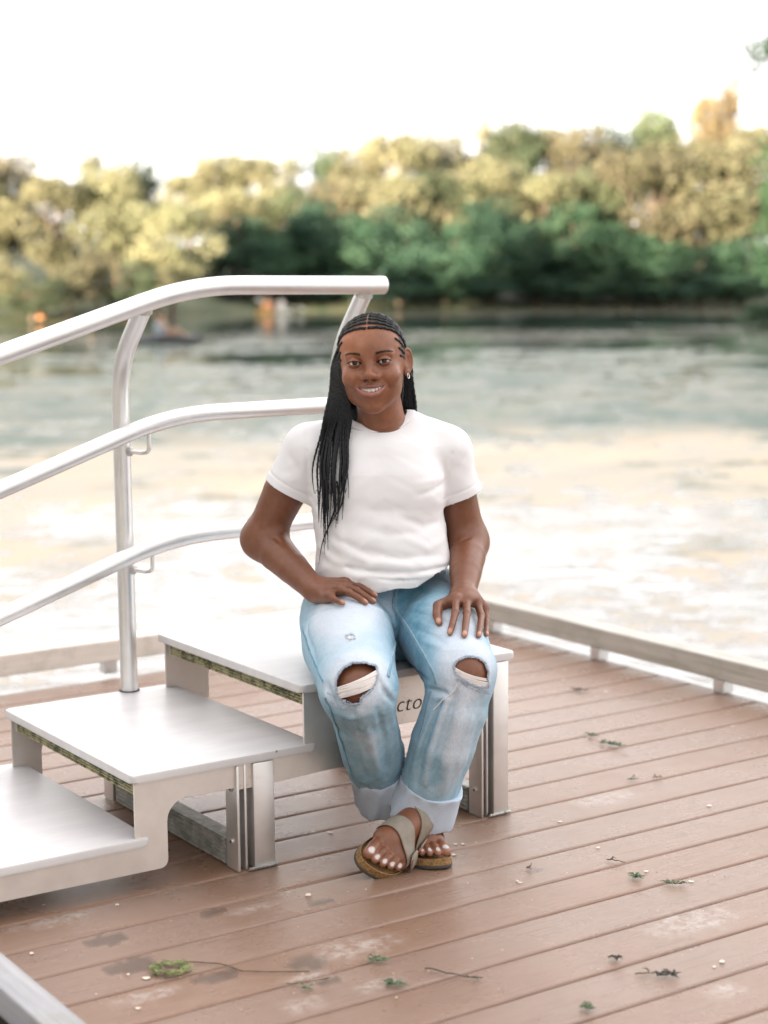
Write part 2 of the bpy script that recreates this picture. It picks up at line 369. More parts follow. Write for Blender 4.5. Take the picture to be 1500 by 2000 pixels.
def make_tree(seed, w, h, mat, clumps=26, leaves=5200, leaf=0.16, sparse=0.0, z0=0.22, name='tree'):
    root = empty(name)
    V, F, col, cs = crown_mesh(seed, w, h, clumps, leaves, leaf, sparse, z0)
    mesh_obj('crown', V, F, M[mat], root, smooth=False, col=col)
    r = random.Random(seed); mb = MB()
    top = Vector((r.uniform(-.3, .3), r.uniform(-.3, .3), h * 0.72))
    tp = [Vector((0, 0, -0.6)), Vector((0.05 * w * r.uniform(-1, 1), 0, h * 0.2)), Vector((0.07 * w * r.uniform(-1, 1), 0, h * 0.45)), top]
    mb.tube(tp, [h * 0.028, h * 0.022, h * 0.016, h * 0.006], 8)
    for c, rad in cs[::2]:
        k = r.uniform(0.3, 0.8); s = tp[1].lerp(tp[3], k); e = Vector(c); mid = s.lerp(e, 0.5) + Vector((0, 0, -0.04 * h))
        mb.tube([s, mid, e], [h * 0.010, h * 0.006, h * 0.002], 5)
    mb.build('trunk', M['bark'], root, smooth=60)
    return root
def copy_tree(o, parent=None):
    c = o.copy(); COL.objects.link(c); c.parent = parent
    for ch in list(o.children): copy_tree(ch, c)
    return c
# tree placement: (pixel x, top pixel y, distance, width in pixels, variant)
variants = {}
def variant(key):
    spec = dict(yel=dict(seed=1, w=6, h=8, mat='leaf_yellow'), yel2=dict(seed=2, w=6, h=8, mat='leaf_yellow', clumps=34),
                grn=dict(seed=3, w=6, h=8, mat='leaf_mid'), grn2=dict(seed=4, w=6, h=8, mat='leaf_mid', clumps=30),
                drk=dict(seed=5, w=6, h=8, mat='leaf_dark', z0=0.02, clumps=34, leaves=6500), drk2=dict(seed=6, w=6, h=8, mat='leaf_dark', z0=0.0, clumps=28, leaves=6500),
                org=dict(seed=7, w=6, h=8, mat='leaf_orange', sparse=0.3, clumps=16, leaves=3000, z0=0.45),
                thin=dict(seed=8, w=6, h=8, mat='leaf_yellow', sparse=0.6, clumps=14, leaves=1700, z0=0.4),
                bush=dict(seed=9, w=6, h=8, mat='leaf_yellow', z0=-0.05, clumps=22, leaves=3600), gtree=dict(seed=11, w=6, h=8, mat='leaf_green', z0=-0.05, clumps=26, leaves=4600), gbush=dict(seed=10, w=6, h=8, mat='leaf_mid', z0=-0.05, clumps=22, leaves=3600))[key]
    return spec
ORD = 'first second third fourth fifth sixth seventh eighth ninth tenth eleventh twelfth thirteenth fourteenth fifteenth sixteenth seventeenth eighteenth nineteenth twentieth'.split()
def place_tree(px, top, d, wpx, key, label, group, name='tree', cat='tree'):
    p = W(px, top, d); gz = WZ + 0.2 + max(0, (d - shore_y(p[0]))) * 0.085
    h = (p[2] - gz) * 1.05; w = wpx * d / F_PX
    if key in variants: o = copy_tree(variants[key])
    else:
        s = variant(key); o = variants[key] = make_tree(name=name, **s)
    o.name = name
    o.location = (p[0], d, gz); o.scale = (w / 5.4, w / 5.4, h / 7.6); o.rotation_euler = (0, 0, random.uniform(0, 6.28))
    tag(o, label, cat, group)
    return o
rows = [
 ('tall trees on the sunlit left point', 'tall sunlit yellow-green tree on the left point, %s from the left edge', 'tree', 'tree',
  [(-60, 330, 79, 190, 'yel'), (15, 322, 81, 170, 'yel2'), (100, 348, 79, 150, 'yel'), (170, 314, 82, 170, 'thin'), (215, 345, 80, 170, 'yel2'), (265, 332, 83, 160, 'grn'), (330, 398, 77, 165, 'yel')]),
 ('low bushes along the left point', 'low pale bush at the water of the left point, %s from the left edge', 'bush', 'bush',
  [(-20, 500, 72, 150, 'bush'), (60, 530, 71, 130, 'gbush'), (130, 520, 72.5, 120, 'bush'), (190, 490, 73.5, 120, 'bush'), (250, 505, 74, 110, 'gbush'), (305, 520, 75, 100, 'bush')]),
 ('tall trees in the back row across the lake', 'tall tree of the back row across the lake, %s counting from the left', 'tree', 'tree',
  [(365, 342, 104, 130, 'yel'), (425, 318, 103, 140, 'yel2'), (490, 308, 104, 150, 'yel'), (565, 322, 105, 140, 'thin'), (638, 302, 106, 150, 'grn'), (705, 310, 104, 140, 'yel2'),
   (790, 262, 102, 180, 'yel'), (868, 288, 104, 130, 'yel2'), (938, 250, 106, 130, 'thin'), (1000, 268, 104, 150, 'grn2'), (1058, 252, 106, 130, 'yel'), (1125, 270, 104, 160, 'yel2'),
   (1205, 262, 106, 150, 'grn'), (1278, 245, 108, 140, 'grn2'), (1345, 222, 108, 110, 'thin'), (1405, 188, 107, 125, 'org'), (1480, 250, 105, 160, 'yel')]),
 ('sunlit trees of the middle row across the lake', 'broad tree of the middle row across the lake, %s counting from the left', 'tree', 'tree',
  [(455, 372, 98, 160, 'yel'), (560, 385, 98, 130, 'grn'), (660, 372, 98, 180, 'yel2'), (770, 345, 97, 190, 'yel'), (880, 350, 97, 180, 'grn'), (960, 332, 97, 170, 'yel2'), (1060, 345, 97, 180, 'yel'),
   (1160, 352, 98, 170, 'grn2'), (1275, 290, 95, 250, 'yel'), (1400, 300, 95, 260, 'yel2')]),
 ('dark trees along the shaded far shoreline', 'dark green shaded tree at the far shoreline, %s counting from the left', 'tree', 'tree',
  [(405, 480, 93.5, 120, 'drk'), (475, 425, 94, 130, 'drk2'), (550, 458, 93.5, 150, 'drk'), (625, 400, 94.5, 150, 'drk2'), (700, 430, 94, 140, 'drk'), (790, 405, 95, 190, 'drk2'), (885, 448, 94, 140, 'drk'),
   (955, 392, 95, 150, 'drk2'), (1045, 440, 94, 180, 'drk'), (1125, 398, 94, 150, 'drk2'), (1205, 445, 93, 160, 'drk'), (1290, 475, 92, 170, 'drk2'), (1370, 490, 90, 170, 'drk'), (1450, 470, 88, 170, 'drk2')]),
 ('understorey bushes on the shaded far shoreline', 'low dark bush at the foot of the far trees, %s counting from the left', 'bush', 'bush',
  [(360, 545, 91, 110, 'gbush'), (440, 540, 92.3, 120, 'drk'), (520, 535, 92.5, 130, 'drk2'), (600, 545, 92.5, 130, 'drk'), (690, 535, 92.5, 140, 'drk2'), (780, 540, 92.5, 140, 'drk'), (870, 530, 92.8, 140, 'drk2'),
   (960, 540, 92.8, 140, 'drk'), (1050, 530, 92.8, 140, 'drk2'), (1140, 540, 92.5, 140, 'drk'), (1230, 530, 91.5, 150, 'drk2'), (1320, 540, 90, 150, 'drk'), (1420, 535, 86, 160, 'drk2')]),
]
for grp, lab, name, cat, lst in rows:
    for i, (px, top, d, wpx, key) in enumerate(lst):
        place_tree(px, top, d, wpx, key, lab % ORD[i], grp, name, cat)
# right bank, nearer: green tree at the frame edge, low bush on the water, overhanging bough
place_tree(1585, 235, 50, 190, 'gtree', 'bright green tree at the right edge of the photo', None)
place_tree(1515, 590, 44, 140, 'gtree', 'low bright green bush overhanging the water at the right edge', None, 'bush', 'bush')
r8 = np.random.default_rng(88)
V, Fc, colr, cs = crown_mesh(88, 1.9, 1.2, 12, 900, 0.05, 0.2, 0.0)
bp = W(1530, 128, 30); V = V + bp + np.array([0, 0, -0.45])
ob = empty('tree', (bp[0] + 2.2, 30, WZ), label='tree at the right whose leafy bough reaches into the top right corner', category='tree') if False else None
root = empty('tree', (bp[0] + 3.0, 30.0, WZ)); tag(root, 'tree beyond the right edge, its leafy bough reaching into the top right corner', 'tree')
base = np.array([bp[0] + 3.0, 30.0, WZ])
V2, F2_, c2_, _ = crown_mesh(89, 5.2, 5.0, 20, 3600, 0.09, 0.1, 0.0); V2 = V2 + np.array([0.4, 0, 2.6])
mesh_obj('crown', np.concatenate([V - base, V2]), np.concatenate([Fc, F2_ + len(V)]), M['leaf_green'], root, smooth=False, col={'lf': np.concatenate([colr['lf'], c2_['lf']])})
bv = [(7.3, 22, WZ - .3), (15.2, 60, WZ - .3), (8.6, 23, WZ + .25), (16.4, 60, WZ + .25), (70, 22, 1.5), (70, 62, 1.5)]
tag(mesh_obj('bank', bv, [(0, 2, 3, 1), (2, 4, 5, 3)], M['bank'], smooth=False), 'low grassy bank beyond the right edge', 'bank', kind='structure')
mb = MB(); tip = bp - base
mb.tube([Vector((0, 0, 0)), Vector((0.1, 0, 2.2)), Vector((-0.1, 0, 4.2)), Vector((0, 0, 6))], [0.16, 0.13, 0.10, 0.05], 8)
mb.tube([Vector((-0.1, 0, 3.6)), Vector((-1.4, 0, 4.4)), Vector(tip)], [0.06, 0.035, 0.012], 6); mb.build('trunk', M['bark'], root, smooth=60)

# unseen woods placed and sized to block the low sun from dock and far bank
def wood_mass(seed, line, hfn, label, z0=WZ):
    r9 = np.random.default_rng(seed); P = []
    for (x, y) in line:
        hh = hfn(x, y) + r9.uniform(-2.0, 2.0); nn_ = 700; q = r9.normal(size=(nn_, 3)); q /= np.linalg.norm(q, axis=1)[:, None]; q *= r9.uniform(0.3, 1, nn_)[:, None] ** 0.5
        P.append(np.array([x, y, hh * 0.5]) + q * np.array([3.0, 3.0, hh * 0.5]))
    P = np.concatenate(P); N = r9.normal(size=P.shape); N /= np.linalg.norm(N, axis=1)[:, None]
    a = np.cross(N, r9.normal(size=P.shape)); a /= np.linalg.norm(a, axis=1)[:, None]; b = np.cross(N, a); s_ = r9.uniform(0.4, 0.8, len(P))[:, None]
    V = np.stack([P - a * s_, P - b * s_ * .8, P + a * s_, P + b * s_ * .8], 1).reshape(-1, 3)
    tag(mesh_obj('woods', V, np.arange(len(V)).reshape(-1, 4), M['leaf_green'], smooth=False, col={'lf': np.full((len(V), 3), 0.4)}), label, 'woods', kind='stuff')
wood_mass(9, [(-24 + .82 * t_, -30 - .57 * t_) for t_ in np.arange(-24, 25, 3.4)], lambda x, y: 15, 'tall unseen wood on the near shore to the left, placed to shade the dock from the low sun')
wood_mass(10, [(-42, y) for y in np.arange(-4, 23, 3.2)], lambda x, y: (3.4 if y > 9 else 0.6) + (91 - y) / .82 * .158, 'wood on the left bank beyond the frame, unseen and sized to shade the foot of the far trees')
wood_mass(11, [(x, shore_y(x) + 6) for x in list(np.arange(-75, -24, 2.6)) + list(np.arange(29, 85, 2.6))], lambda x, y: 9.5 + 1.5 * math.sin(x * 1.3), 'woods along the far banks to either side of the view')
gv = [(-300, -38, WZ - .3), (300, -38, WZ - .3), (300, -44, 0.2), (-300, -44, 0.2), (300, -300, 3), (-300, -300, 3)]
tag(mesh_obj('shore', gv, [(0, 1, 2, 3), (3, 2, 4, 5)], M['bank'], smooth=False), 'grassy near shore', 'shore', kind='structure')

# ---------------------------------------------------------------- far things on the water
simple('vest_orange', (0.85, 0.38, 0.16), 0.7); simple('cloth_white', (0.80, 0.78, 0.74), 0.8); simple('cloth_blue', (0.42, 0.47, 0.54), 0.8); simple('hull_dark', (0.05, 0.055, 0.06), 0.4)
simple('hull_yellow', (0.70, 0.42, 0.12), 0.45); simple('skin_far', (0.42, 0.26, 0.18), 0.6); simple('hair_far', (0.05, 0.035, 0.03), 0.8); simple('paddle', (0.75, 0.72, 0.66), 0.5); simple('hull_white', (0.75, 0.74, 0.70), 0.45)
def hull_bm(L, wd, hh):
    mb = MB(); bm = mb.bm; rings = []
    for i, t in enumerate(np.linspace(-1, 1, 17)):
        k = (1 - abs(t) ** 2.4) ** 0.8 + 0.02; ring = []
        for j in range(14):
            a = 2 * math.pi * j / 14; z = math.sin(a) * hh * 0.5
            ring.append(bm.verts.new((t * L / 2, math.cos(a) * wd / 2 * k, z * (0.45 + 0.55 * k) + 0.10 * abs(t) ** 3 + hh * 0.25)))
        rings.append(ring)
    for a, b in zip(rings, rings[1:]):
        for j in range(14): bm.faces.new((a[j], a[(j + 1) % 14], b[(j + 1) % 14], b[j]))
    bm.faces.new(rings[0]); bm.faces.new(rings[-1][::-1]); return mb
def kayak(px, d, rz, hullmat, L, label):
    p = W(px, 600, d); root = empty('kayak', (p[0], d, WZ), rz); tag(root, label, 'kayak')
    hull_bm(L, 0.68, 0.30).build('hull', M[hullmat], root, smooth=60)
    mb = MB(); mb.tube([Vector((0.45 * math.cos(a) , 0.22 * math.sin(a), 0.235)) for a in np.linspace(0, 2 * math.pi, 21)], 0.02, 6, caps=False); mb.build('cockpit_rim', M['hull_dark'], root, smooth=60)
    return root, p
def paddler(px, d, rz, top, label, s=1.0):
    p = W(px, 600, d); root = empty('person', (p[0], d, WZ + 0.12), rz); tag(root, label, 'person')
    mb = MB()   # one continuous seated figure: hips, trunk, neck, head, arms, legs along the hull
    mb.tube([Vector(v) * s for v in [(0, 0, 0.02), (-0.02, 0, 0.15), (-0.03, 0, 0.33), (-0.01, 0, 0.47), (0, 0, 0.52), (0.01, 0, 0.56), (0.02, 0, 0.62), (0.02, 0, 0.70), (0.02, 0, 0.76), (0.02, 0, 0.79)]],
            [x * s for x in [0.15, 0.145, 0.15, 0.15, 0.07, 0.055, 0.075, 0.09, 0.07, 0.02]], 12)
    for sg in (-1, 1):
        mb.tube([Vector(v) * s for v in [(0, sg * .13, .45), (0.06, sg * .23, .36), (0.16, sg * .27, .22), (0.30, sg * .24, .26), (0.42, sg * .20, .30), (0.46, sg * .19, .31)]], [x * s for x in [.06, .055, .042, .036, .03, .035]], 8)
        mb.tube([Vector(v) * s for v in [(0, sg * .08, .05), (0.25, sg * .10, .14), (0.48, sg * .10, .20), (0.7, sg * .09, .08)]], [x * s for x in [.09, .075, .055, .045]], 8)
    mb.build('body', M['skin_far'], root, smooth=60)
    mb = MB(); mb.tube([Vector(v) * s for v in [(-0.02, 0, 0.10), (-0.02, 0, 0.16), (-0.03, 0, 0.33), (-0.015, 0, 0.45), (0, 0, 0.49)]], [x * s for x in [0.165, 0.17, 0.172, 0.165, 0.10]], 12); mb.build('life_vest' if top == 'vest_orange' else 'shirt', M[top], root, smooth=60)
    mb = MB(); mb.tube([Vector(v) * s for v in [(-0.025, 0, 0.62), (-0.015, 0, 0.70), (0.0, 0, 0.77), (0.01, 0, 0.805)]], [x * s for x in [.078, .097, .078, .02]], 12); mb.build('hair', M['hair_far'], root, smooth=60)
    return root
def paddle(px, d, rz, label):
    p = W(px, 600, d); c, s_ = math.cos(rz), math.sin(rz)
    root = empty('paddle', (p[0] + 0.46 * c, d + 0.46 * s_, WZ + 0.44), rz); tag(root, label, 'paddle')
    mb = MB(); mb.tube([(0, -0.85, -0.18), (0, 0.85, 0.18)], 0.016, 8); mb.build('shaft', M['paddle'], root, smooth=60)
    for sg in (-1, 1):
        mb = MB(); mb.tube([(0, sg * .85, sg * .18), (0, sg * .97, sg * .205), (0, sg * 1.12, sg * .237), (0, sg * 1.22, sg * .258)], [.016, .085, .08, .02], 10)
        o = mb.build('blade', M['paddle'], root, smooth=60)
kayak(523, 84, 1.2, 'hull_yellow', 2.6, 'small yellow kayak carrying the paddler in the orange vest'); paddler(523, 84, 1.2, 'vest_orange', 'paddler in an orange life vest far out on the lake')
kayak(553, 83, 1.9, 'hull_white', 2.6, 'small pale kayak beside the orange-vested paddler'); paddler(548, 83, 1.9, 'cloth_white', 'paddler in a white top beside the orange-vested one'); paddle(553, 83, 1.9, 'white paddle held across the pale kayak')
kayak(312, 49, 0.2, 'hull_dark', 2.3, 'low dark kayak on the water behind the bent handrail post'); paddler(315, 49, 0.2, 'cloth_blue', 'paddler in a pale blue top sitting in the low dark kayak')
# bright orange drum on the left bank
mb = MB(); bpnt = W(85, 606, 72.5)
mb.tube([(0, 0, 0), (0, 0, .02), (0, 0, .15), (0, 0, .17), (0, 0, .30), (0, 0, .32), (0, 0, .48), (0, 0, .50)], [.15, .17, .17, .185, .185, .17, .17, .15], 16)
simple('drum_orange', (0.55, 0.27, 0.13), 0.7)
tag(mb.build('drum', M['drum_orange'], None, smooth=40, loc=(bpnt[0], 72.0, WZ + 0.02)), 'orange drum at the foot of the sunlit left trees', 'drum')

# ---------------------------------------------------------------- deck
B, Y0 = 0.1445, 4.3962
DX0, DX1 = 1.095, 3.80
stains = [((207, 1836), .045, .028), ((258, 1886), .05, .036), ((414, 1781), .03, .018), ((423, 1907), .045, .026), ((603, 1881), .042, .032), ((623, 1762), .03, .018), ((647, 1918), .022, .015), ((1045, 1700), .02, .012)]
dusts = [((288, 1945), .09, .025), ((291, 1913), .025, .012), ((593, 1910), .05, .018), ((737, 1923), .06, .025), ((593, 1962), .05, .03), ((1416, 1936), .05, .03), ((612, 1627), .04, .02), ((100, 1800), .10, .03), ((700, 1850), .10, .05), ((1350, 1800), .12, .06), ((490, 1775), .06, .02), ((1180, 1560), .10, .05)]
def deck_hit(px, py, z=0.0):
    r = ray(px, py); t_ = (z - CAM_H) / r[2]; q = r * t_
    return np.array([q[0] * cY + q[1] * sY, -q[0] * sY + q[1] * cY])
def deck_px(px, py, z=0.0): 
    a = deck_hit(px, py, z); return dk(a[0], a[1], z)
Vs, Fs, Cs = [], [], []; off = 0
prof = np.array([(0.0, -0.022), (0.0, -0.007), (0.0012, -0.003), (0.004, -0.0008), (0.008, 0.0), (0.03, 0.0), (0.055, 0.0), (0.069, 0.0)])
prof = np.concatenate([prof, np.stack([0.1395 - prof[::-1][:, 0], prof[::-1][:, 1]], 1)])
for k in range(-5, 24):
    tone = rng.uniform(0, 0.75); zo = rng.uniform(-0.0003, 0.0003)
    x = np.arange(DX0, DX1 + 0.001, 0.0123)
    Yc = Y0 - k * B + 0.0025 - B          # board between seam k+1 and seam k
    gx, pj = np.meshgrid(x, np.arange(len(prof)))
    yy = Yc + prof[pj, 0] + B * 0 + 0.0; zz = prof[pj, 1] + zo
    v = np.stack([gx.ravel(), yy.ravel(), zz.ravel()], 1)
    st = np.zeros(len(v)); du = np.zeros(len(v))
    for lst, out in ((stains, st), (dusts, du)):
        for (q, rx, ry) in lst:
            c = deck_hit(*q); wob = 0.25 * np.sin(v[:, 0] * 190 + c[0] * 50) + 0.3 * np.sin(v[:, 1] * 240 + v[:, 0] * 90) + 0.2 * np.sin(v[:, 0] * 420)
            e = 1.25 - ((v[:, 0] - c[0]) / rx) ** 2 - ((v[:, 1] - c[1]) / ry) ** 2 + wob * 0.6
            np.maximum(out, np.clip(e * (2.2 if out is st else 0.8), 0, 0.85), out=out)
    nn = len(x); ii = np.arange(len(prof) - 1)[:, None] * nn + np.arange(nn - 1)[None]
    Fs.append(np.stack([ii, ii + 1, ii + 1 + nn, ii + nn], -1).reshape(-1, 4) + off); Vs.append(v); off += len(v)
    Cs.append(np.stack([np.full(len(v), tone), st, du], 1))
deck = mesh_obj('deck', np.concatenate(Vs), np.concatenate(Fs), M['deck'], smooth=True, col={'bd': np.concatenate(Cs)})
deck.rotation_euler = (0, 0, YAW); tag(deck, 'brown grooved dock boards', 'deck', kind='structure')
simple('under', (0.035, 0.028, 0.022), 0.9, bump=0.4); simple('edge_alu', (0.50, 0.49, 0.47), 0.45, 0.7, var=0.2)
mb = MB(); mb.box(DX0 + .02, DX1 - .02, 1.0, 5.10, -0.30, -0.024); o = mb.build('deck_frame', M['under']); o.rotation_euler = (0, 0, YAW); tag(o, 'dark frame under the dock boards', 'dock frame', kind='structure')
mb = MB(); mb.box(DX1 + .002, DX1 + .042, 1.0, 5.15, -0.26, -0.004, .004); o = mb.build('deck_edge', M['edge_alu']); o.rotation_euler = (0, 0, YAW); tag(o, 'grey metal edge channel of the dock', 'dock edge', kind='structure')

# kerb rails
def kerb(base, name, label, beam, posts, mat, pm):
    root = empty(name, dk(base[0], base[1], 0), YAW); tag(root, label, 'kerb rail')
    bx = [beam[0] - base[0], beam[1] - base[0], beam[2] - base[1], beam[3] - base[1]]
    mb = MB(); mb.box(*bx, beam[4], beam[5], .004); mb.build('rail_beam', M[mat], root)
    for (x, y) in posts:
        mb = MB(); x -= base[0]; y -= base[1]; mb.box(x - .022, x + .022, y - .022, y + .022, 0.001, beam[4] - .001, .002); mb.build('post', M[pm], root)
    return root
kerb((3.77, 3.3), 'kerb_rail', 'weathered grey rail running along the right edge of the dock', (3.765, 3.845, 1.1, 5.25, .042, .112), [(3.79, 1.5), (3.79, 2.08), (3.79, 2.66), (3.79, 3.24), (3.79, 3.82), (3.79, 4.40), (3.79, 4.98)], 'kerb_y', 'pipe')
kerb((2.4, 5.2), 'kerb_rail', 'pale rail along the back edge of the dock behind the steps', (1.2, 3.762, 5.16, 5.25, .045, .115), [(1.4, 5.2), (1.9, 5.2), (2.37, 5.2), (2.95, 5.2), (3.5, 5.2)], 'kerb_x', 'pipe')
kerb((1.06, 2.4), 'kerb_rail', 'grey grooved rail in the bottom left corner', (1.032, 1.094, 1.1, 3.1, .035, .09), [(1.06, 1.5), (1.06, 2.2), (1.06, 2.9)], 'kerb_l', 'edge_alu')
mb = MB(); mb.box(0.90, 1.018, 1.0, 3.2, -0.06, 0.035, .004); o = mb.build('fascia_board', M['kerb_l'], loc=None); o.rotation_euler = (0, 0, YAW); tag(o, 'grey board below the bottom left corner rail', 'board')

# ---------------------------------------------------------------- steps
S0 = np.array([1.9, 3.6]); steps = empty('steps', dk(*S0, 0), YAW); tag(steps, 'grey aluminium boarding steps with handrail, rising to the right across the dock', 'steps')
YN, YF = 3.2426, 3.9513
def L(x, y, z): return Vector((x - S0[0], y - S0[1], z))
def sbox(mb, x0, x1, y0, y1, z0, z1, bev=0.002): return mb.box(x0 - S0[0], x1 - S0[0], y0 - S0[1], y1 - S0[1], z0, z1, bev)
TH = 0.018
treads = [(0.86, 1.562, .120), (1.5224, 1.9752, .2578), (1.9341, 2.5325, .3927)]
def tread(x0, x1, z, notch=None):
    mb = MB(); bm = mb.bm; r = 0.014; pts = []
    for cx, cy, a0 in ((x1 - r, YF - r, 0), (x0 + r, YF - r, 90), (x0 + r, YN + r, 180), (x1 - r, YN + r, 270)):
        for a in np.linspace(a0, a0 + 90, 6): pts.append((cx + r * math.cos(math.radians(a)) - S0[0], cy + r * math.sin(math.radians(a)) - S0[1]))
    a = [bm.verts.new((x, y, z)) for x, y in pts]; b = [bm.verts.new((x, y, z - TH)) for x, y in pts]
    f1 = bm.faces.new(a); f2 = bm.faces.new(b[::-1]); n = len(pts)
    for i in range(n): bm.faces.new((a[i], b[i], b[(i + 1) % n], a[(i + 1) % n]))
    bmesh.ops.bevel(bm, geom=list(f1.edges) + list(f2.edges), offset=.004, segments=3, affect='EDGES', profile=.5)
    return mb.build('tread', M['tread'], steps, smooth=50)
for x0, x1, z in treads: tread(x0, x1, z)
# side plates: one cut sheet per side with rounded inner corners
def arc(cx, cz, r, a0, a1, n=7): return [(cx + r * math.cos(math.radians(a)), cz + r * math.sin(math.radians(a))) for a in np.linspace(a0, a1, n)]
def plate_profile():
    p = []
    p += [(0.87, treads[0][2] - TH - .001), (0.87, .050)]
    p += arc(1.604 - .018, .046 + .018, .018, -90, 0)
    p += arc(1.604 + .045, .190 - .045, .045, 180, 90)          # inner corner going right
    p += [(1.766, .190), (1.766, .184)]
    p += [(1.862, .184)]
    p += arc(2.065 - .018, .204 + .018 - .012, .018, -90, 0)
    p += arc(2.065 + .045, .320 - .045, .045, 180, 90)
    p += [(2.508, .296 if False else .320)]
    p += [(2.508, treads[2][2] - TH - .001), (1.945, treads[2][2] - TH - .001), (1.945, treads[1][2] + .001 - .02), (1.9751, treads[1][2] - TH - .001) if False else (1.945, treads[1][2] - TH - .001),
          (1.530, treads[1][2] - TH - .001), (1.530, treads[0][2] - TH - .001)]
    out = []
    for q in p:
        if not out or abs(out[-1][0] - q[0]) + abs(out[-1][1] - q[1]) > 1e-4: out.append(q)
    return [(x - S0[0], z) for x, z in out]
for (y0, y1) in ((YN + .006, YN + .012), (YF - .030, YF - .024)):
    mb = MB(); mb.prism(plate_profile(), y0 - S0[1], y1 - S0[1]); mb.build('side_plate', M['plate'], steps)
# name panel hung between the corner and the end leg, with stencilled letters cut through
mb = MB(); sbox(mb, 2.07, 2.425, YN + .0135, YN + .017, .262, .3735, .0015); panel = mb.build('name_panel', M['plate'], steps)
# ribbed risers under the tread fronts
def ribbed(name, x, y0, y1, z0, z1, mat, th=.012, ribs=5, axis='z'):
    mb = MB(); sbox(mb, x, x + th, y0, y1, z0, z1, .001)
    for i in range(ribs):
        zc = z0 + (z1 - z0) * (i + .5) / ribs; hh = (z1 - z0) / ribs * .28
        sbox(mb, x - .003, x - .0002, y0 + .002, y1 - .002, zc - hh, zc + hh, .001)
    return mb.build(name, M[mat], steps)
ribbed('riser_strip', 1.542, YN + .016, YF - .034, .258 - TH - .032, .258 - TH - .001, 'rib')
ribbed('riser_strip', 1.957, YN + .016, YF - .034, .3927 - TH - .034, .3927 - TH - .001, 'rib')
ribbed('riser_strip', 0.89, YN + .016, YF - .034, .120 - TH - .030, .120 - TH - .001, 'rib')
for x, z in ((1.548, .2578), (1.963, .3927)):      # little end brackets of the strips
    for y in (YN + .0135, YF - .033):
        mb = MB(); sbox(mb, x - .008, x + .03, y, y + .0022, z - TH - .034, z - TH - .002, .0008); mb.build('end_bracket', M['legmetal'], steps)
# legs: square post with a channel profile beside it, bolts, weld at the foot
def leg(xl, xr, ztop, near=True):
    s = 1 if near else -1; y0 = YN + .0125 if near else YF - .012
    if near: fy = (YN - .006, YN + .0045)
    else: fy = (YF - .020, YF - .010)
    w = xr - xl; mb = MB()
    sbox(mb, xl + w * .44, xr, YN - .002 if near else YF - .022, YN + .0575 if near else YF - .080, .002, ztop, .003)
    a, b = (YN - .002, YN + .050) if near else (YF - .075, YF - .022)
    a, b = sorted((a, b))
    r_ = mb.build('leg', M['legmetal'], steps, smooth=40)
    mb = MB(); sbox(mb, xl, xl + w * .07, a, b, .002, ztop, .0015); sbox(mb, xl + w * .07 + .0003, xl + w * .40, b - .012 if near else a, b if near else a + .012, .002, ztop, .0015)
    sbox(mb, xl + w * .23, xl + w * .29, a + .006, b - .0125, .002, ztop, .001)
    ch = mb.build('channel', M['legmetal'], r_, smooth=40)
    for zb in ((.065, ztop - .055) if near else ()):
        mb = MB(); c = L(xl - .0005, (a + b) / 2, zb); mb.tube([c + Vector((.004, 0, 0)), c + Vector((-.0035, 0, 0))], .0065, 14)
        mb.tube([c + Vector((-.0034, 0, 0)), c + Vector((-.0040, 0, 0))], .0032, 10, mi=1); mb.build('bolt', None, r_, mats=[M['pipe'], M['dark_cut']], smooth=40)
    mb = MB(); yy = YN - .003 if near else YF - .021
    for i in range(17):
        x = xl + w * (.30 + .70 * i / 16); c = L(x, yy + random.uniform(-.001, .001), .004)
        mb.tube([c + Vector((-.003, 0, -.003)), c + Vector((0, -.001 * s, .0)), c + Vector((.003, 0, .002))], [.002, .0042, .002], 8)
    mb.build('weld', M['weld'], r_, smooth=60)
    return r_
leg(1.768, 1.862, .2578 - TH - .001); leg(2.428, 2.509, .3927 - TH - .001)
leg(1.768, 1.862, .2578 - TH - .001, False); leg(2.428, 2.509, .3927 - TH - .001, False)
# base rails from near leg to far leg, ribbed on the outside
for xl in (1.768, 2.428):
    ribbed('floor_rail', xl + .004, YN + .060, YF - .084, .003, .062, 'floorbeam', th=.04, ribs=6)
# stencilled name (only part of it shows between the knees)
cu = bpy.data.curves.new('lettering', 'FONT'); cu.body = 'Victor'; cu.size = .052; cu.offset = -.0009; cu.extrude = .0004; cu.shear = .28; cu.space_character = 1.08
fo = bpy.data.objects.new('tmp', cu); COL.objects.link(fo); dg = bpy.context.evaluated_depsgraph_get(); me = bpy.data.meshes.new_from_object(fo.evaluated_get(dg)); bpy.data.objects.remove(fo)
me.materials.clear(); me.materials.append(M['dark_cut'])
lt = bpy.data.objects.new('lettering', me); COL.objects.link(lt); lt.parent = panel
LX = 2.146
lt.location = L(LX, YN + .0127, .2915); lt.rotation_euler = (math.radians(90), 0, 0)
# rough pale-brown peeled sticker residue above the lettering
mb = MB(); bm = mb.bm; rr = random.Random(4); pts = []
for i in range(40):
    a = 2 * math.pi * i / 40; k = 1 + rr.uniform(-.12, .12); pts.append(bm.verts.new(L(2.228 + .040 * k * math.cos(a), YN + .0128, .3500 + .018 * k * math.sin(a))))
bm.faces.new(pts); r_ = bmesh.ops.extrude_face_region(bm, geom=list(bm.faces)); bmesh.ops.translate(bm, vec=(0, -.0006, 0), verts=[g for g in r_['geom'] if isinstance(g, bmesh.types.BMVert)])
mb.build('worn_patch', M['rust_stain'], panel)
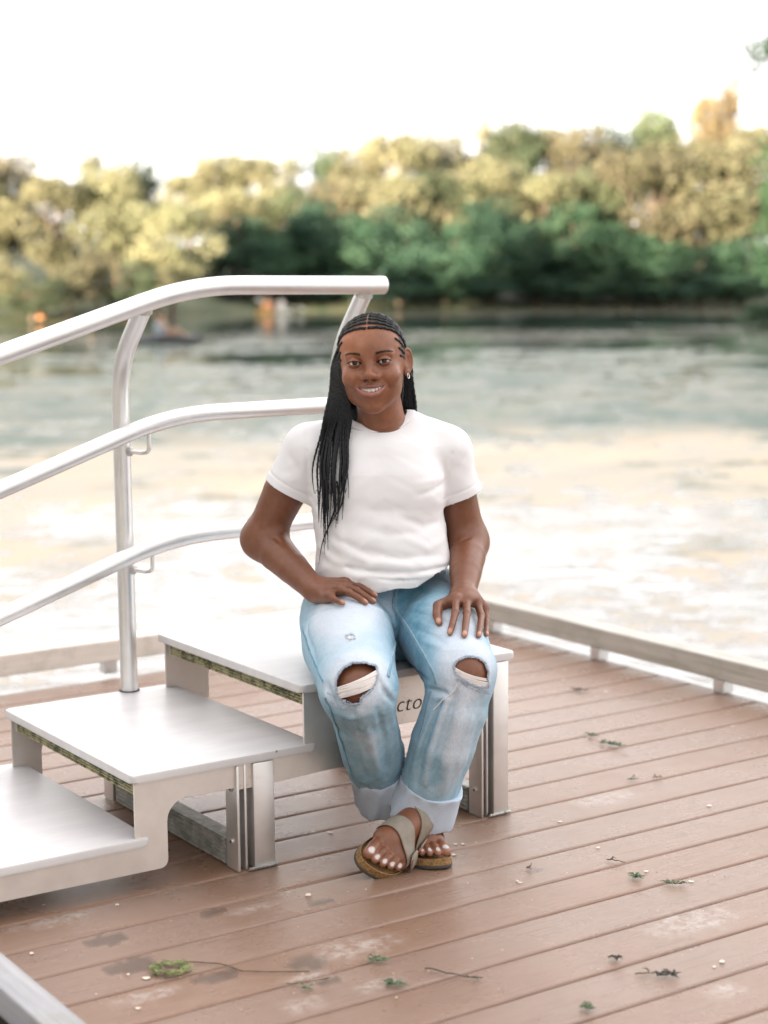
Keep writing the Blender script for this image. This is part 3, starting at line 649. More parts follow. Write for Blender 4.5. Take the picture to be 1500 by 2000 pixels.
# handrail
def rail(name, pts, r=.0222, rb=.12, caps=True):
    mb = MB(); P = bend(pts, rb, 8); mb.tube([L(*p) for p in P], r, 28, caps); return mb.build(name, M['pipe'], steps, smooth=50)
YT, YM = 3.80, 3.878
sl = .304
rail('top_rail', [(0.70, YT, 1.115 - (1.49 - .70) * sl), (1.49, YT, 1.1145), (1.985, YT, 1.2655), (2.537, YT, 1.2585)], .0232, .13)
rail('middle_rail', [(0.70, YM, .798 - (1.509 - .70) * .325), (1.509, YM, .798), (1.955, YM, .949), (2.535, YM, .951)], .0205, .13)
rail('lower_rail', [(0.70, YM, .498 - (1.50 - .70) * .325), (1.50, YM, .499), (1.945, YM, .646), (2.535, YM, .652)], .0205, .13)
PY = 3.945
for X, zt, zb in ((1.853, 1.212, .225), (2.481, 1.240, .36)):
    rail('post', [(X, PY, zb), (X, PY, 1.075), (X + .004, YT + .012, zt)], .0215, .10)
    mb = MB(); c = L(X + .004, YT + .010, zt + .004); mb.tube([c + Vector((0, .008, -.012)), c + Vector((0, .002, .002))], [.0245, .0235], 24, False); mb.build('weld', M['weld'], steps, smooth=60)
for X in (1.853, 2.481):
    for zr in ((.798 + (X - 1.509) * .325) if X < 2 else .951, (.499 + (X - 1.50) * .328) if X < 2 else .652):
        zr = min(zr + (.014 if X < 2 else 0), .955)
        bx = X + .022
        mb = MB(); P = bend([(bx - .012, PY - .020, zr - .062), (bx + .012, PY - .046, zr - .066), (bx + .018, YM - .002, zr - .060), (bx + .020, YM, zr - .008)], .014, 5)
        mb.tube([L(*p) for p in P], .0052, 12); mb.build('bracket', M['pipe'], steps, smooth=60)
        mb = MB(); c = L(bx - .010, PY - .019, zr - .062); dv = Vector((.35, -.9, 0)).normalized()
        mb.tube([c - dv * .004, c + dv * .003, c + dv * .006], [.0125, .012, .006], 16); mb.build('weld', M['weld'], steps, smooth=60)
mb = MB(); c = L(1.853, PY, .2585); mb.tube([c, c + Vector((0, 0, .0012))], .0262, 28); mb.build('post_collar', M['dark_cut'], steps, smooth=40)

# ---------------------------------------------------------------- litter on the boards
simple('weed_green', (0.11, 0.17, 0.09), 0.7, var=0.5, vscale=80); simple('twig_brown', (0.16, 0.11, 0.06), 0.8, var=0.4, vscale=60); simple('petal', (0.78, 0.66, 0.54), 0.7, var=0.15, vscale=50); simple('weed_dark', (0.07, 0.07, 0.055), 0.7)
def sprig(px, py, length, n, ang, mat, label, name='weed_sprig', seed=0, curl=0.5, cat='weed', stem=True, group=None):
    r = random.Random(seed + int(px)); n = int(n * .75); length *= .85; base = deck_px(px, py, 0); mb = MB(); a = ang
    p = Vector((0, 0, .004)); path = [p.copy()]
    for i in range(10):
        a += r.uniform(-curl, curl); p = p + Vector((math.cos(a), math.sin(a), 0)) * length / 10; p.z = .004 + r.uniform(0, .003); path.append(p.copy())
    mb.tube(path, [.0014] * 6 + [.001] * 5, 5)
    for i in range(n):
        q = path[r.randrange(1, 10)]; b = r.uniform(0, 6.28); l = r.uniform(.008, .022)
        mb.tube([q, q + Vector((math.cos(b) * l * .5, math.sin(b) * l * .5, r.uniform(.001, .008))), q + Vector((math.cos(b + .4) * l, math.sin(b + .4) * l, r.uniform(0, .004)))], [.0008, .0015, .0004], 4)
    return tag(mb.build(name, M[mat], None, smooth=60, loc=base), label, cat, group)
sprig(1170, 1453, .085, 45, -.35, 'weed_green', 'green feathery sprig on the boards right of the steps', curl=.25)
sprig(1150, 1438, .03, 14, -.3, 'weed_green', 'small green tuft just behind the green feathery sprig')
sprig(1120, 1350, .06, 16, 0.2, 'weed_dark', 'dark dried weed near the back of the deck by two white flecks')
sprig(1243, 1717, .012, 34, 1.0, 'weed_green', 'small dark green knot of weed beside the forked stem', curl=2.0)
sprig(1300, 1727, .05, 14, -.4, 'weed_green', 'dark forked stem lying across a board gap on the right')
sprig(1282, 1908, .045, 34, -.2, 'weed_dark', 'olive weed tuft low in the right corner', curl=.4)
sprig(1240, 1906, .05, 4, -.1, 'twig_brown', 'thin brown stem leading into the olive weed tuft', 'twig', cat='twig', curl=.2)
sprig(1133, 1970, .03, 20, -.8, 'weed_green', 'pale green weed wisp at the bottom of the deck, centre right')
sprig(1205, 1880, .02, 16, 1.2, 'weed_dark', 'faint dark weed speck beside a board gap, right')
sprig(1185, 1682, .055, 3, -.35, 'twig_brown', 'pale curved twig across a board gap behind the weed knot', 'twig', cat='twig', curl=.35)
sprig(1028, 1699, .035, 3, .6, 'twig_brown', 'thin forked twig right of the sandals', 'twig', cat='twig')
sprig(1275, 1522, .03, 3, 0.05, 'twig_brown', 'short dark twig on the right boards, far', 'twig', cat='twig', curl=.15)
sprig(1225, 1525, .035, 3, .0, 'weed_green', 'thin green stem on the right boards', curl=.15)
sprig(725, 1877, .03, 22, .0, 'weed_green', 'green weed flecks on a board gap below the sandals')
sprig(760, 1925, .04, 34, .1, 'weed_green', 'soft green weed clump in front of the sandals, nearest the camera', curl=.6)
sprig(590, 1933, .035, 6, .1, 'weed_green', 'bright green leaf scrap on a thin stem')
sprig(560, 1925, .09, 3, -.2, 'twig_brown', 'thin brown stem under the bright green leaf scrap', 'twig', cat='twig', curl=.2)
sprig(830, 1895, .14, 5, -.25, 'weed_dark', 'long faint weed thread below the sandals', curl=.3)
# ring of weed with a long trailing stem
base = deck_px(333, 1897); mb = MB(); r = random.Random(3)
for i in range(260):
    a = r.uniform(0, 6.28); rr_ = .026 + r.gauss(0, .0045); q = Vector((rr_ * 1.15 * math.cos(a), rr_ * 1.0 * math.sin(a), r.uniform(.002, .010))); b = a + 1.57 + r.uniform(-.9, .9); l = r.uniform(.006, .016)
    mb.tube([q, q + Vector((math.cos(b) * l * .5, math.sin(b) * l * .5, r.uniform(-.001, .003))), q + Vector((math.cos(b) * l, math.sin(b) * l, 0))], [.0006, .0013, .0004], 4)
simple('weed_mix', (0.22, 0.24, 0.10), 0.75, var=0.7, vscale=55)
wr = tag(mb.build('weed_ring', M['weed_mix'], None, smooth=60, loc=base), 'ring-shaped clump of green weed on the near boards, bottom left', 'weed')
mb = MB(); P = [deck_px(x, y, .004) - base for x, y in [(352, 1878), (385, 1879), (430, 1882), (448, 1887), (470, 1896), (530, 1898), (605, 1897)]]
mb.tube([Vector(p) for p in P], [.0012] * 7, 6); mb.build('trailing_stem', M['twig_brown'], wr, smooth=60)
pet_spots = [(602, 1750), (612, 1626), (645, 1627), (597, 1629), (1094, 1606), (1100, 1330), (1105, 1310), (1430, 1420), (1016, 1725), (905, 1650), (1350, 1723), (1262, 1703), (1168, 1657), (1010, 1722), (250, 1905), (286, 1912), (270, 1971), (62, 1864), (85, 1769), (229, 1769), (1410, 1880), (1395, 1890), (1385, 1575), (1183, 1352), (887, 1671), (890, 1650)]
for i, (px, py) in enumerate(pet_spots):
    r = random.Random(i); base = deck_px(px, py); sz = r.uniform(.0035, .0065) * (1.3 if i in (0, 1, 4, 5) else 1); mb = MB(); a0 = r.uniform(0, 6.28)
    ring = [mb.bm.verts.new((sz * (1 + .3 * math.cos(2 * a)) * math.cos(a + a0), sz * math.sin(a + a0), .0015 + .25 * sz * abs(math.cos(a)))) for a in np.linspace(0, 2 * math.pi, 11)[:-1]]
    c = mb.bm.verts.new((0, 0, .0012))
    for j in range(10): mb.bm.faces.new((ring[j], ring[(j + 1) % 10], c))
    tag(mb.build('petal', M['petal'], None, smooth=60, loc=base), 'tiny pale petal lying on the brown deck boards', 'petal', 'pale petals scattered over the deck boards')
# fine specks nobody could count
r = np.random.default_rng(5); Vq, Fq = [], []
nsp = 620; X = r.uniform(1.2, 3.7, nsp); Y = r.uniform(1.7, 5.0, nsp); s = r.uniform(.0006, .0022, nsp) * r.uniform(.5, 1, nsp)
for i in range(nsp):
    a = r.uniform(0, 6.28); c = np.array([X[i], Y[i], .003]); e1 = np.array([math.cos(a), math.sin(a), 0]) * s[i] * 1.6; e2 = np.array([-math.sin(a), math.cos(a), 0]) * s[i]
    k = len(Vq); Vq += [c - e1, c - e2, c + e1, c + e2, c + np.array([0, 0, s[i] * .8])]; Fq += [(k, k + 1, k + 4), (k + 1, k + 2, k + 4), (k + 2, k + 3, k + 4), (k + 3, k, k + 4)]
o = mesh_obj('debris', np.array(Vq), Fq, smooth=False, mats=[M['petal'], M['weed_dark']], mi=np.repeat((r.uniform(size=nsp) > .68).astype(int), 4)); o.rotation_euler = (0, 0, YAW)
tag(o, 'fine pale and dark specks scattered over the deck boards', 'debris', kind='stuff')
# ================================================================ signed-distance sculpting
class SDF:
    """a sculpting volume: shapes are blended in, then skinned as ONE continuous mesh"""
    def __init__(s, lo, hi, h):
        s.h = h; s.lo = np.array(lo, float); s.n = np.ceil((np.array(hi) - s.lo) / h).astype(int) + 1
        s.D = np.full(s.n, 0.5, np.float32)
    def copy(s):
        c = SDF.__new__(SDF); c.h, c.lo, c.n, c.D = s.h, s.lo, s.n, s.D.copy(); return c
    def _sub(s, lo, hi):
        a = np.maximum(np.floor((np.array(lo) - s.lo) / s.h).astype(int), 0); b = np.minimum(np.ceil((np.array(hi) - s.lo) / s.h).astype(int) + 1, s.n)
        if np.any(b <= a): return None
        g = [s.lo[i] + s.h * np.arange(a[i], b[i]) for i in range(3)]
        X, Y, Z = np.meshgrid(*g, indexing='ij', sparse=True)
        return tuple(slice(a[i], b[i]) for i in range(3)), X.astype(np.float32), Y.astype(np.float32), Z.astype(np.float32)
    def apply(s, lo, hi, fn, k, op):
        mgn = k + 3 * s.h; q = s._sub(np.array(lo) - mgn, np.array(hi) + mgn)
        if q is None: return s
        sl, X, Y, Z = q; d = fn(X, Y, Z).astype(np.float32); A = s.D[sl]
        if op == 'add':
            if k > 0: hh = np.maximum(k - np.abs(A - d), 0) / k; s.D[sl] = np.minimum(A, d) - hh * hh * k * .25
            else: s.D[sl] = np.minimum(A, d)
        elif op == 'sub':
            d = -d
            if k > 0: hh = np.maximum(k - np.abs(A - d), 0) / k; s.D[sl] = np.maximum(A, d) + hh * hh * k * .25
            else: s.D[sl] = np.maximum(A, d)
        elif op == 'int':
            s.D[sl] = np.maximum(A, d)
        elif op == 'push':       # raise (+) or sink (-) the surface by a smooth amount
            s.D[sl] = A - d
        return s
    def ell(s, c, r, k=.01, op='add', R=None):
        c = np.array(c, float); r = np.array(r, float); ext = np.full(3, r.max()) if R is not None else r
        def fn(X, Y, Z):
            x, y, z = X - c[0], Y - c[1], Z - c[2]
            if R is not None: x, y, z = [R[0][i] * x + R[1][i] * y + R[2][i] * z for i in range(3)]
            k0 = np.sqrt((x / r[0]) ** 2 + (y / r[1]) ** 2 + (z / r[2]) ** 2); k1 = np.sqrt((x / r[0] ** 2) ** 2 + (y / r[1] ** 2) ** 2 + (z / r[2] ** 2) ** 2)
            return k0 * (k0 - 1) / np.maximum(k1, 1e-6)
        return s.apply(c - ext, c + ext, fn, k, op)
    def cap(s, a, b, ra, rb, k=.01, op='add', flat=None):
        a = np.array(a, float); b = np.array(b, float); ab = b - a; L2 = ab @ ab + 1e-12; R = max(ra, rb)
        def fn(X, Y, Z):
            x, y, z = X - a[0], Y - a[1], Z - a[2]
            t = np.clip((x * ab[0] + y * ab[1] + z * ab[2]) / L2, 0, 1)
            dx, dy, dz = x - t * ab[0], y - t * ab[1], z - t * ab[2]
            if flat is not None:          # (direction, factor): squash the section along a direction
                u, f = flat; q = (dx * u[0] + dy * u[1] + dz * u[2]) * (1 / f - 1); dx, dy, dz = dx + q * u[0], dy + q * u[1], dz + q * u[2]
            return np.sqrt(dx * dx + dy * dy + dz * dz) - (ra + (rb - ra) * t)
        return s.apply(np.minimum(a, b) - R, np.maximum(a, b) + R, fn, k, op)
    def chain(s, pts, rad, k=.01, op='add', flat=None):
        P = [np.array(p, float) for p in pts]; R = max(rad); A_ = np.array(P)
        def fn(X, Y, Z):
            best = None
            for a, b, ra, rb in zip(P, P[1:], rad, rad[1:]):
                ab = b - a; L2 = ab @ ab + 1e-12; x, y, z = X - a[0], Y - a[1], Z - a[2]; t = np.clip((x * ab[0] + y * ab[1] + z * ab[2]) / L2, 0, 1)
                t = t.astype(np.float32); dx, dy, dz = x - t * ab[0], y - t * ab[1], z - t * ab[2]; d = np.sqrt(dx * dx + dy * dy + dz * dz) - (ra + (rb - ra) * t)
                if best is None: best = d
                else: kk = .07 * min(ra, rb) + 1e-5; h = np.maximum(kk - np.abs(best - d), 0) / kk; best = np.minimum(best, d) - h * h * kk * .25
            return best
        return s.apply(A_.min(0) - R, A_.max(0) + R, fn, k, op)
    def bump(s, c, r, amp):              # gaussian push
        c = np.array(c, float); r = np.array(r if hasattr(r, '__len__') else [r] * 3, float)
        def fn(X, Y, Z): return amp * np.exp(-(((X - c[0]) / r[0]) ** 2 + ((Y - c[1]) / r[1]) ** 2 + ((Z - c[2]) / r[2]) ** 2))
        q = s._sub(c - 2.6 * r, c + 2.6 * r)
        if q is not None: sl, X, Y, Z = q; s.D[sl] -= fn(X, Y, Z).astype(np.float32)
        return s
    def fold(s, pts, w, amp):            # a crease or ridge following a polyline on the surface: gaussian section of width w
        P = [np.array(p, float) for p in pts]; n = len(P) - 1
        allp = np.array(P); q = s._sub(allp.min(0) - 2.5 * w, allp.max(0) + 2.5 * w)
        if q is None: return s
        sl, X, Y, Z = q; best = None; tt = None
        for i in range(n):
            a, b = P[i], P[i + 1]; ab = b - a; L2 = ab @ ab + 1e-12
            x, y, z = X - a[0], Y - a[1], Z - a[2]; t = np.clip((x * ab[0] + y * ab[1] + z * ab[2]) / L2, 0, 1)
            d = (x - t * ab[0]) ** 2 + (y - t * ab[1]) ** 2 + (z - t * ab[2]) ** 2; g = (i + t) / n
            if best is None: best, tt = d, g
            else: m_ = d < best; best = np.where(m_, d, best); tt = np.where(m_, g, tt)
        fade = np.sin(np.pi * np.clip(tt * 0.9 + 0.05, 0, 1)) ** 0.7
        s.D[sl] -= (amp * fade * np.exp(-best / (w * w))).astype(np.float32)
        return s
    def at(s, P):                        # trilinear sample
        g = (np.asarray(P) - s.lo) / s.h; i = np.clip(np.floor(g).astype(int), 0, s.n - 2); f = g - i
        o = 0
        for dx in (0, 1):
            for dy in (0, 1):
                for dz in (0, 1):
                    w = (f[..., 0] if dx else 1 - f[..., 0]) * (f[..., 1] if dy else 1 - f[..., 1]) * (f[..., 2] if dz else 1 - f[..., 2])
                    o = o + w * s.D[i[..., 0] + dx, i[..., 1] + dy, i[..., 2] + dz]
        return o
    def hit(s, px, py, d0=None, d1=None, lift=0.0):   # first surface point met by the sight line through a pixel
        r = ray(px, py); r = r / r[1]; lo = s.lo[1] if d0 is None else d0; hi = (s.lo + s.h * (s.n - 1))[1] if d1 is None else d1
        t = np.arange(lo, hi, s.h * .5); P = r[None] * t[:, None] + np.array([0, 0, CAM_H])
        ok = np.all((P > s.lo) & (P < s.lo + s.h * (s.n - 1)), 1); v = np.where(ok, s.at(np.clip(P, s.lo, s.lo + s.h * (s.n - 1.01))), 1)
        i = np.argmax(v < 0)
        if v[i] >= 0: return None
        t0, t1 = t[i - 1], t[i]; f = v[i - 1] / (v[i - 1] - v[i] + 1e-9); p = r * (t0 + f * (t1 - t0)) + np.array([0, 0, CAM_H])
        if lift:
            e = 1.5 * s.h; g = np.array([s.at(p + np.eye(3)[j] * e) - s.at(p - np.eye(3)[j] * e) for j in range(3)]); p = p + g / (np.linalg.norm(g) + 1e-9) * lift
        return p
    def snap(s, p, it=4, off=0.0):       # move a point onto the surface (plus an offset)
        p = np.array(p, float)
        for _ in range(it):
            e = 1.5 * s.h; g = np.array([s.at(p + np.eye(3)[j] * e) - s.at(p - np.eye(3)[j] * e) for j in range(3)]); n = np.linalg.norm(g) + 1e-9
            p = p - g / n * (s.at(p) - off)
        return p
    def mesh(s, smooth=2):
        D = s.D; ins = D < 0; n = s.n
        c = np.zeros(n - 1, np.int8)
        for dx in (0, 1):
            for dy in (0, 1):
                for dz in (0, 1): c += ins[dx:n[0] - 1 + dx, dy:n[1] - 1 + dy, dz:n[2] - 1 + dz]
        act = (c > 0) & (c < 8); cells = np.argwhere(act); idx = np.full(n - 1, -1, np.int32); idx[act] = np.arange(len(cells))
        acc = np.zeros((len(cells), 3)); cnt = np.zeros(len(cells))
        corners = [(0, 0, 0), (1, 0, 0), (0, 1, 0), (1, 1, 0), (0, 0, 1), (1, 0, 1), (0, 1, 1), (1, 1, 1)]
        val = [D[cells[:, 0] + a, cells[:, 1] + b, cells[:, 2] + e] for a, b, e in corners]
        for i in range(8):
            for ax in range(3):
                if corners[i][ax] == 0:
                    cj = list(corners[i]); cj[ax] = 1; j = corners.index(tuple(cj)); va, vb = val[i], val[j]; m_ = (va < 0) != (vb < 0)
                    t = va[m_] / (va[m_] - vb[m_]); p = np.tile(np.array(corners[i], float), (m_.sum(), 1)); p[:, ax] += t
                    acc[m_] += p; cnt[m_] += 1
        V = s.lo + s.h * (cells + acc / cnt[:, None]); F = []
        for ax in range(3):
            o1, o2 = [(1, 2), (2, 0), (0, 1)][ax]
            a = [slice(None)] * 3; b = [slice(None)] * 3; a[ax] = slice(0, n[ax] - 1); b[ax] = slice(1, n[ax])
            for o in (o1, o2): a[o] = slice(1, n[o] - 1); b[o] = slice(1, n[o] - 1)
            A, Bm = ins[tuple(a)], ins[tuple(b)]; e = np.argwhere(A != Bm)
            if not len(e): continue
            flip = A[A != Bm]; base = e.copy(); base[:, o1] += 1; base[:, o2] += 1
            def cell(d1, d2): q = base.copy(); q[:, o1] -= d1; q[:, o2] -= d2; return idx[q[:, 0], q[:, 1], q[:, 2]]
            q = np.stack([cell(1, 1), cell(0, 1), cell(0, 0), cell(1, 0)], 1); q[~flip] = q[~flip][:, ::-1]; F.append(q)
        F = np.concatenate(F); F = F[(F >= 0).all(1)]
        return relax(V, F, smooth), F
def relax(V, F, it, lam=0.5, mask=None):
    if it <= 0: return V
    E = np.concatenate([F[:, [i, (i + 1) % F.shape[1]]] for i in range(F.shape[1])]); n = len(V); cnt = np.bincount(E[:, 0], minlength=n) + np.bincount(E[:, 1], minlength=n)
    for _ in range(it):
        for l in (lam, -lam * 0.9) if it > 1 else (lam,):
            s_ = np.stack([np.bincount(E[:, 0], V[E[:, 1], k], n) + np.bincount(E[:, 1], V[E[:, 0], k], n) for k in range(3)], 1) / np.maximum(cnt, 1)[:, None]
            d = (s_ - V) * l
            if mask is not None: d *= mask[:, None]
            V = V + d
    return V
def compact(V, F, *arr):
    u, inv = np.unique(F, return_inverse=True); return (V[u], inv.reshape(F.shape), *[a[u] for a in arr])
def join(parts):
    off = 0; Vs, Fs, Cs = [], [], []
    for V, F, c in parts: Vs.append(V); Fs.append(F + off); Cs.append(c); off += len(V)
    return np.concatenate(Vs), np.concatenate(Fs), np.concatenate(Cs)
def vnoise(P, f, seed=0):                # cheap smooth noise in [-1,1]
    r = np.random.default_rng(seed); o = 0
    for i in range(5):
        d = r.normal(size=3); d /= np.linalg.norm(d); o = o + np.sin((P @ d) * f * r.uniform(.7, 1.5) + r.uniform(0, 6.28) + 1.3 * np.sin((P @ r.normal(size=3)) * f * .5))
    return o / 5
def nrm(v): v = np.asarray(v, float); return v / np.linalg.norm(v)
def vnormals(V, F):
    n = np.cross(V[F[:, 2]] - V[F[:, 0]], V[F[:, 3 % F.shape[1]]] - V[F[:, 1]]); o = np.stack([sum(np.bincount(F[:, i], n[:, k], len(V)) for i in range(F.shape[1])) for k in range(3)], 1)
    return o / (np.linalg.norm(o, axis=1)[:, None] + 1e-12)
def gauss(P, c, r): return np.exp(-(((P - np.array(c)) / np.array(r)) ** 2).sum(1))

# ================================================================ the sitter
SKIN = np.array([0.172, 0.066, 0.032]); SKIN_D = np.array([0.090, 0.033, 0.018]); SKIN_L = np.array([0.27, 0.115, 0.060]); PALM = np.array([0.50, 0.27, 0.19])
# ---- head, in millimetres-like local metres: x to the picture's right, y backwards, z up, origin between the eyes
mm = 0.001; MO = np.array([0, 0, 4.0])
def build_head():
    s = SDF((-.092, -.042, -.175), (.092, .195, .115), .0014)
    e = lambda c, r, k=12, op='add', R=None: s.ell(np.array(c) * mm, np.array(r) * mm, k * mm, op, R)
    cp = lambda a, b, ra, rb, k=8, op='add', flat=None: s.cap(np.array(a) * mm, np.array(b) * mm, ra * mm, rb * mm, k * mm, op, flat)
    bp = lambda c, r, a: s.bump(np.array(c) * mm, np.array(r) * mm, a * mm)
    e((0, 88, 22), (71, 92, 76))                                     # skull
    e((0, 62, 30), (66, 64, 58), 20)                                 # forehead
    e((0, 60, -22), (68.5, 62, 60), 20)                              # mid face
    e((0, 54, -58), (59, 52, 51), 22)                                # jaw
    e((0, 24, -95), (29, 20, 19), 24); e((0, 14, -104), (16, 12, 11), 14)     # chin
    for sx in (-1, 1):
        e((sx * 39, 20, -34), (26, 23, 24), 18)                      # smiling cheek
        e((sx * 33, 34, -70), (19, 22, 22), 20)                      # lower cheek
        e((sx * 44, 60, -66), (11, 24, 28), 20)                      # jaw corner
        cp((sx * 12, 7, 15), (sx * 44, 14, 15), 8, 8, 12)            # brow ridge
    e((0, 5, -62), (29, 15, 22), 16)                                 # mouth mound
    for sx in (-1, 1): e((sx * 33, -5, -1), (19, 13, 12.5), 12, 'sub')       # eye sockets
    # nose
    cp((0, 3, 6), (0, -12, -21), 6.5, 8.5, 12); e((0, -15.5, -27.5), (11.2, 10.0, 9.0), 8)
    for sx in (-1, 1):
        e((sx * 14.2, -6.0, -31.5), (9.2, 9.8, 7.6), 7); cp((sx * 9, 4, -16), (sx * 14, 2, -29), 6, 6, 10)
    for sx in (-1, 1): e((sx * 8.0, -12.0, -38.6), (4.4, 5.4, 3.2), 2.0, 'sub')
    e((0, -10, -39), (3.0, 7, 3.8), 3)                               # septum
    # eyes: lids over the eyeball, opening cut as an almond
    for sx in (-1, 1):
        e((sx * 33, 10.5, 0), (14.6, 14.2, 13.6), 4)
        s.chain([np.array((sx * (33 - 16.5), 0.2, -1.5)) * mm, np.array((sx * (33 - 8), -3.6, 5.7)) * mm, np.array((sx * 34, -4.6, 7.5)) * mm, np.array((sx * (33 + 10), -2.2, 5.9)) * mm, np.array((sx * (33 + 17), 3.5, .8)) * mm], [.0014, .0020, .0022, .0021, .0013], .003)
    def almond(cx):
        def fn(X, Y, Z):
            x = (X - cx * mm) / mm; x = x * (1 if cx > 0 else -1); z = Z / mm; u = np.clip(1 - ((x + .5) / 15.6) ** 2, -3, 1)
            up = 4.5 * u - .3 + 0.05 * x; lo = -3.1 * np.sign(u) * np.abs(u) ** .8 - .2 + .05 * x
            d = np.maximum(np.maximum(z - up, lo - z), np.abs(x + .5) - 15.4) * mm * .8
            return np.maximum(d, (Y - .012))
        return fn
    for sx in (-1, 1):
        c = np.array((sx * 33, 0, 0)) * mm; s.apply(c - np.array((.019, .02, .009)), c + np.array((.019, .014, .009)), almond(sx * 33), .0012, 'sub')
    for sx in (-1, 1): s.fold([np.array(p) * mm for p in ((sx * 18, 2, 5), (sx * 27, -2, 10.5), (sx * 38, -2, 11), (sx * 49, 5, 6))], .0016, -.0011)       # lid crease
    for sx in (-1, 1): s.fold([np.array(p) * mm for p in ((sx * 21, 1, -8), (sx * 31, -2, -11), (sx * 43, 3, -9))], .0028, -.0010)                   # under the eye
    # lips, smiling: corners high and wide
    up_l = [(-33, 9, -57.5), (-22, -1, -58.5), (-11, -8.2, -58.0), (-4, -11.0, -55.6), (0, -11.0, -56.8), (4, -11.0, -55.6), (11, -8.2, -58.0), (22, -1, -58.5), (33, 9, -57.5)]
    lo_l = [(-32, 8.5, -59.0), (-23, .5, -66), (-12, -6.6, -72.0), (0, -9.6, -74.0), (12, -6.6, -72.0), (23, .5, -66), (32, 8.5, -59.0)]
    up_l = [(a, b, c + 3.2 * (a / 33) ** 2) for a, b, c in up_l]; lo_l = [(a, b, c + 3.2 * (a / 33) ** 2) for a, b, c in lo_l]
    s.chain([(np.array(p) + MO) * mm for p in up_l], [x * mm for x in (1.8, 3.0, 4.2, 4.5, 4.2, 4.5, 4.2, 3.0, 1.8)], .0035)
    s.chain([(np.array(p) + MO) * mm for p in lo_l], [x * mm for x in (1.8, 3.8, 5.8, 6.3, 5.8, 3.8, 1.8)], .0035)
    def mouth(X, Y, Z):
        x = X / mm; z = Z / mm - MO[2] - 3.2 * (x / 33) ** 2; u = np.clip(1 - (x / 30.0) ** 2, -3, 1)
        up = -61.0 + 1.2 * (1 - u); lo = up - 8.8 * np.sign(u) * np.abs(u) ** .75 + .3
        return np.maximum(np.maximum(np.maximum(z - up, lo - z), np.abs(x) - 29.5) * mm * .85, Y - .014)
    s.apply(np.array((-31, -22, -70)) * mm, np.array((31, 16, -46)) * mm, mouth, .0012, 'sub')
    s.fold([np.array(p) * mm for p in ((0, -14, -42), (0, -13, -47))], .0026, -.0011)                       # philtrum
    s.fold([np.array(p) * mm for p in ((-13, -3, -83), (0, -5, -85), (13, -3, -83))], .005, -.0020)                       # under the lower lip
    for sx in (-1, 1):
        s.fold([np.array(p) * mm for p in ((sx * 23, -6, -31), (sx * 31, -2, -41), (sx * 38.0, 5, -53), (sx * 38.5, 10, -64))], .0045, -.0014)          # smile line
        bp((sx * 35.5, 9, -58.5), (4, 6, 5), -1.4)                                                             # mouth corner dimple
        bp((sx * 37, 0, -33), (15, 16, 13), 1.8)                                                               # cheek apple
    # ears
    for sx in (-1, 1):
        fl = .72; R = np.array([[math.cos(fl), -sx * math.sin(fl), 0], [sx * math.sin(fl), math.cos(fl), 0], [0, 0, 1]])
        ec = np.array([sx * 77.5, 78, -11]); ly = np.array([sx * math.sin(fl), math.cos(fl), 0]); lx = np.array([sx * math.cos(fl), -math.sin(fl), 0])
        e(ec, (4.2, 15, 28), 5, 'add', R.T)
        ring = [(ec + lx * 2.0 + ly * 13.5 * math.sin(a) + np.array([0, 0, 25.5 * math.cos(a) + 2])) * mm for a in np.linspace(-.7, 3.3, 12)]
        s.chain(ring, [.0030] * 12, .0025)
        e(ec + lx * 5.0 + ly * -1 + [0, 0, 1], (4.4, 8.5, 15), 3, 'sub', R.T); e(ec + lx * 1 + ly * -5 + [0, 0, -27], (4.0, 6.5, 7.5), 5, 'add', R.T)
    # neck stub
    s.cap(np.array((2, 88, -70)) * mm, np.array((7, 98, -128)) * mm, .050, .050, .014)
    return s
HS = build_head()
HV, HF = HS.mesh(2)
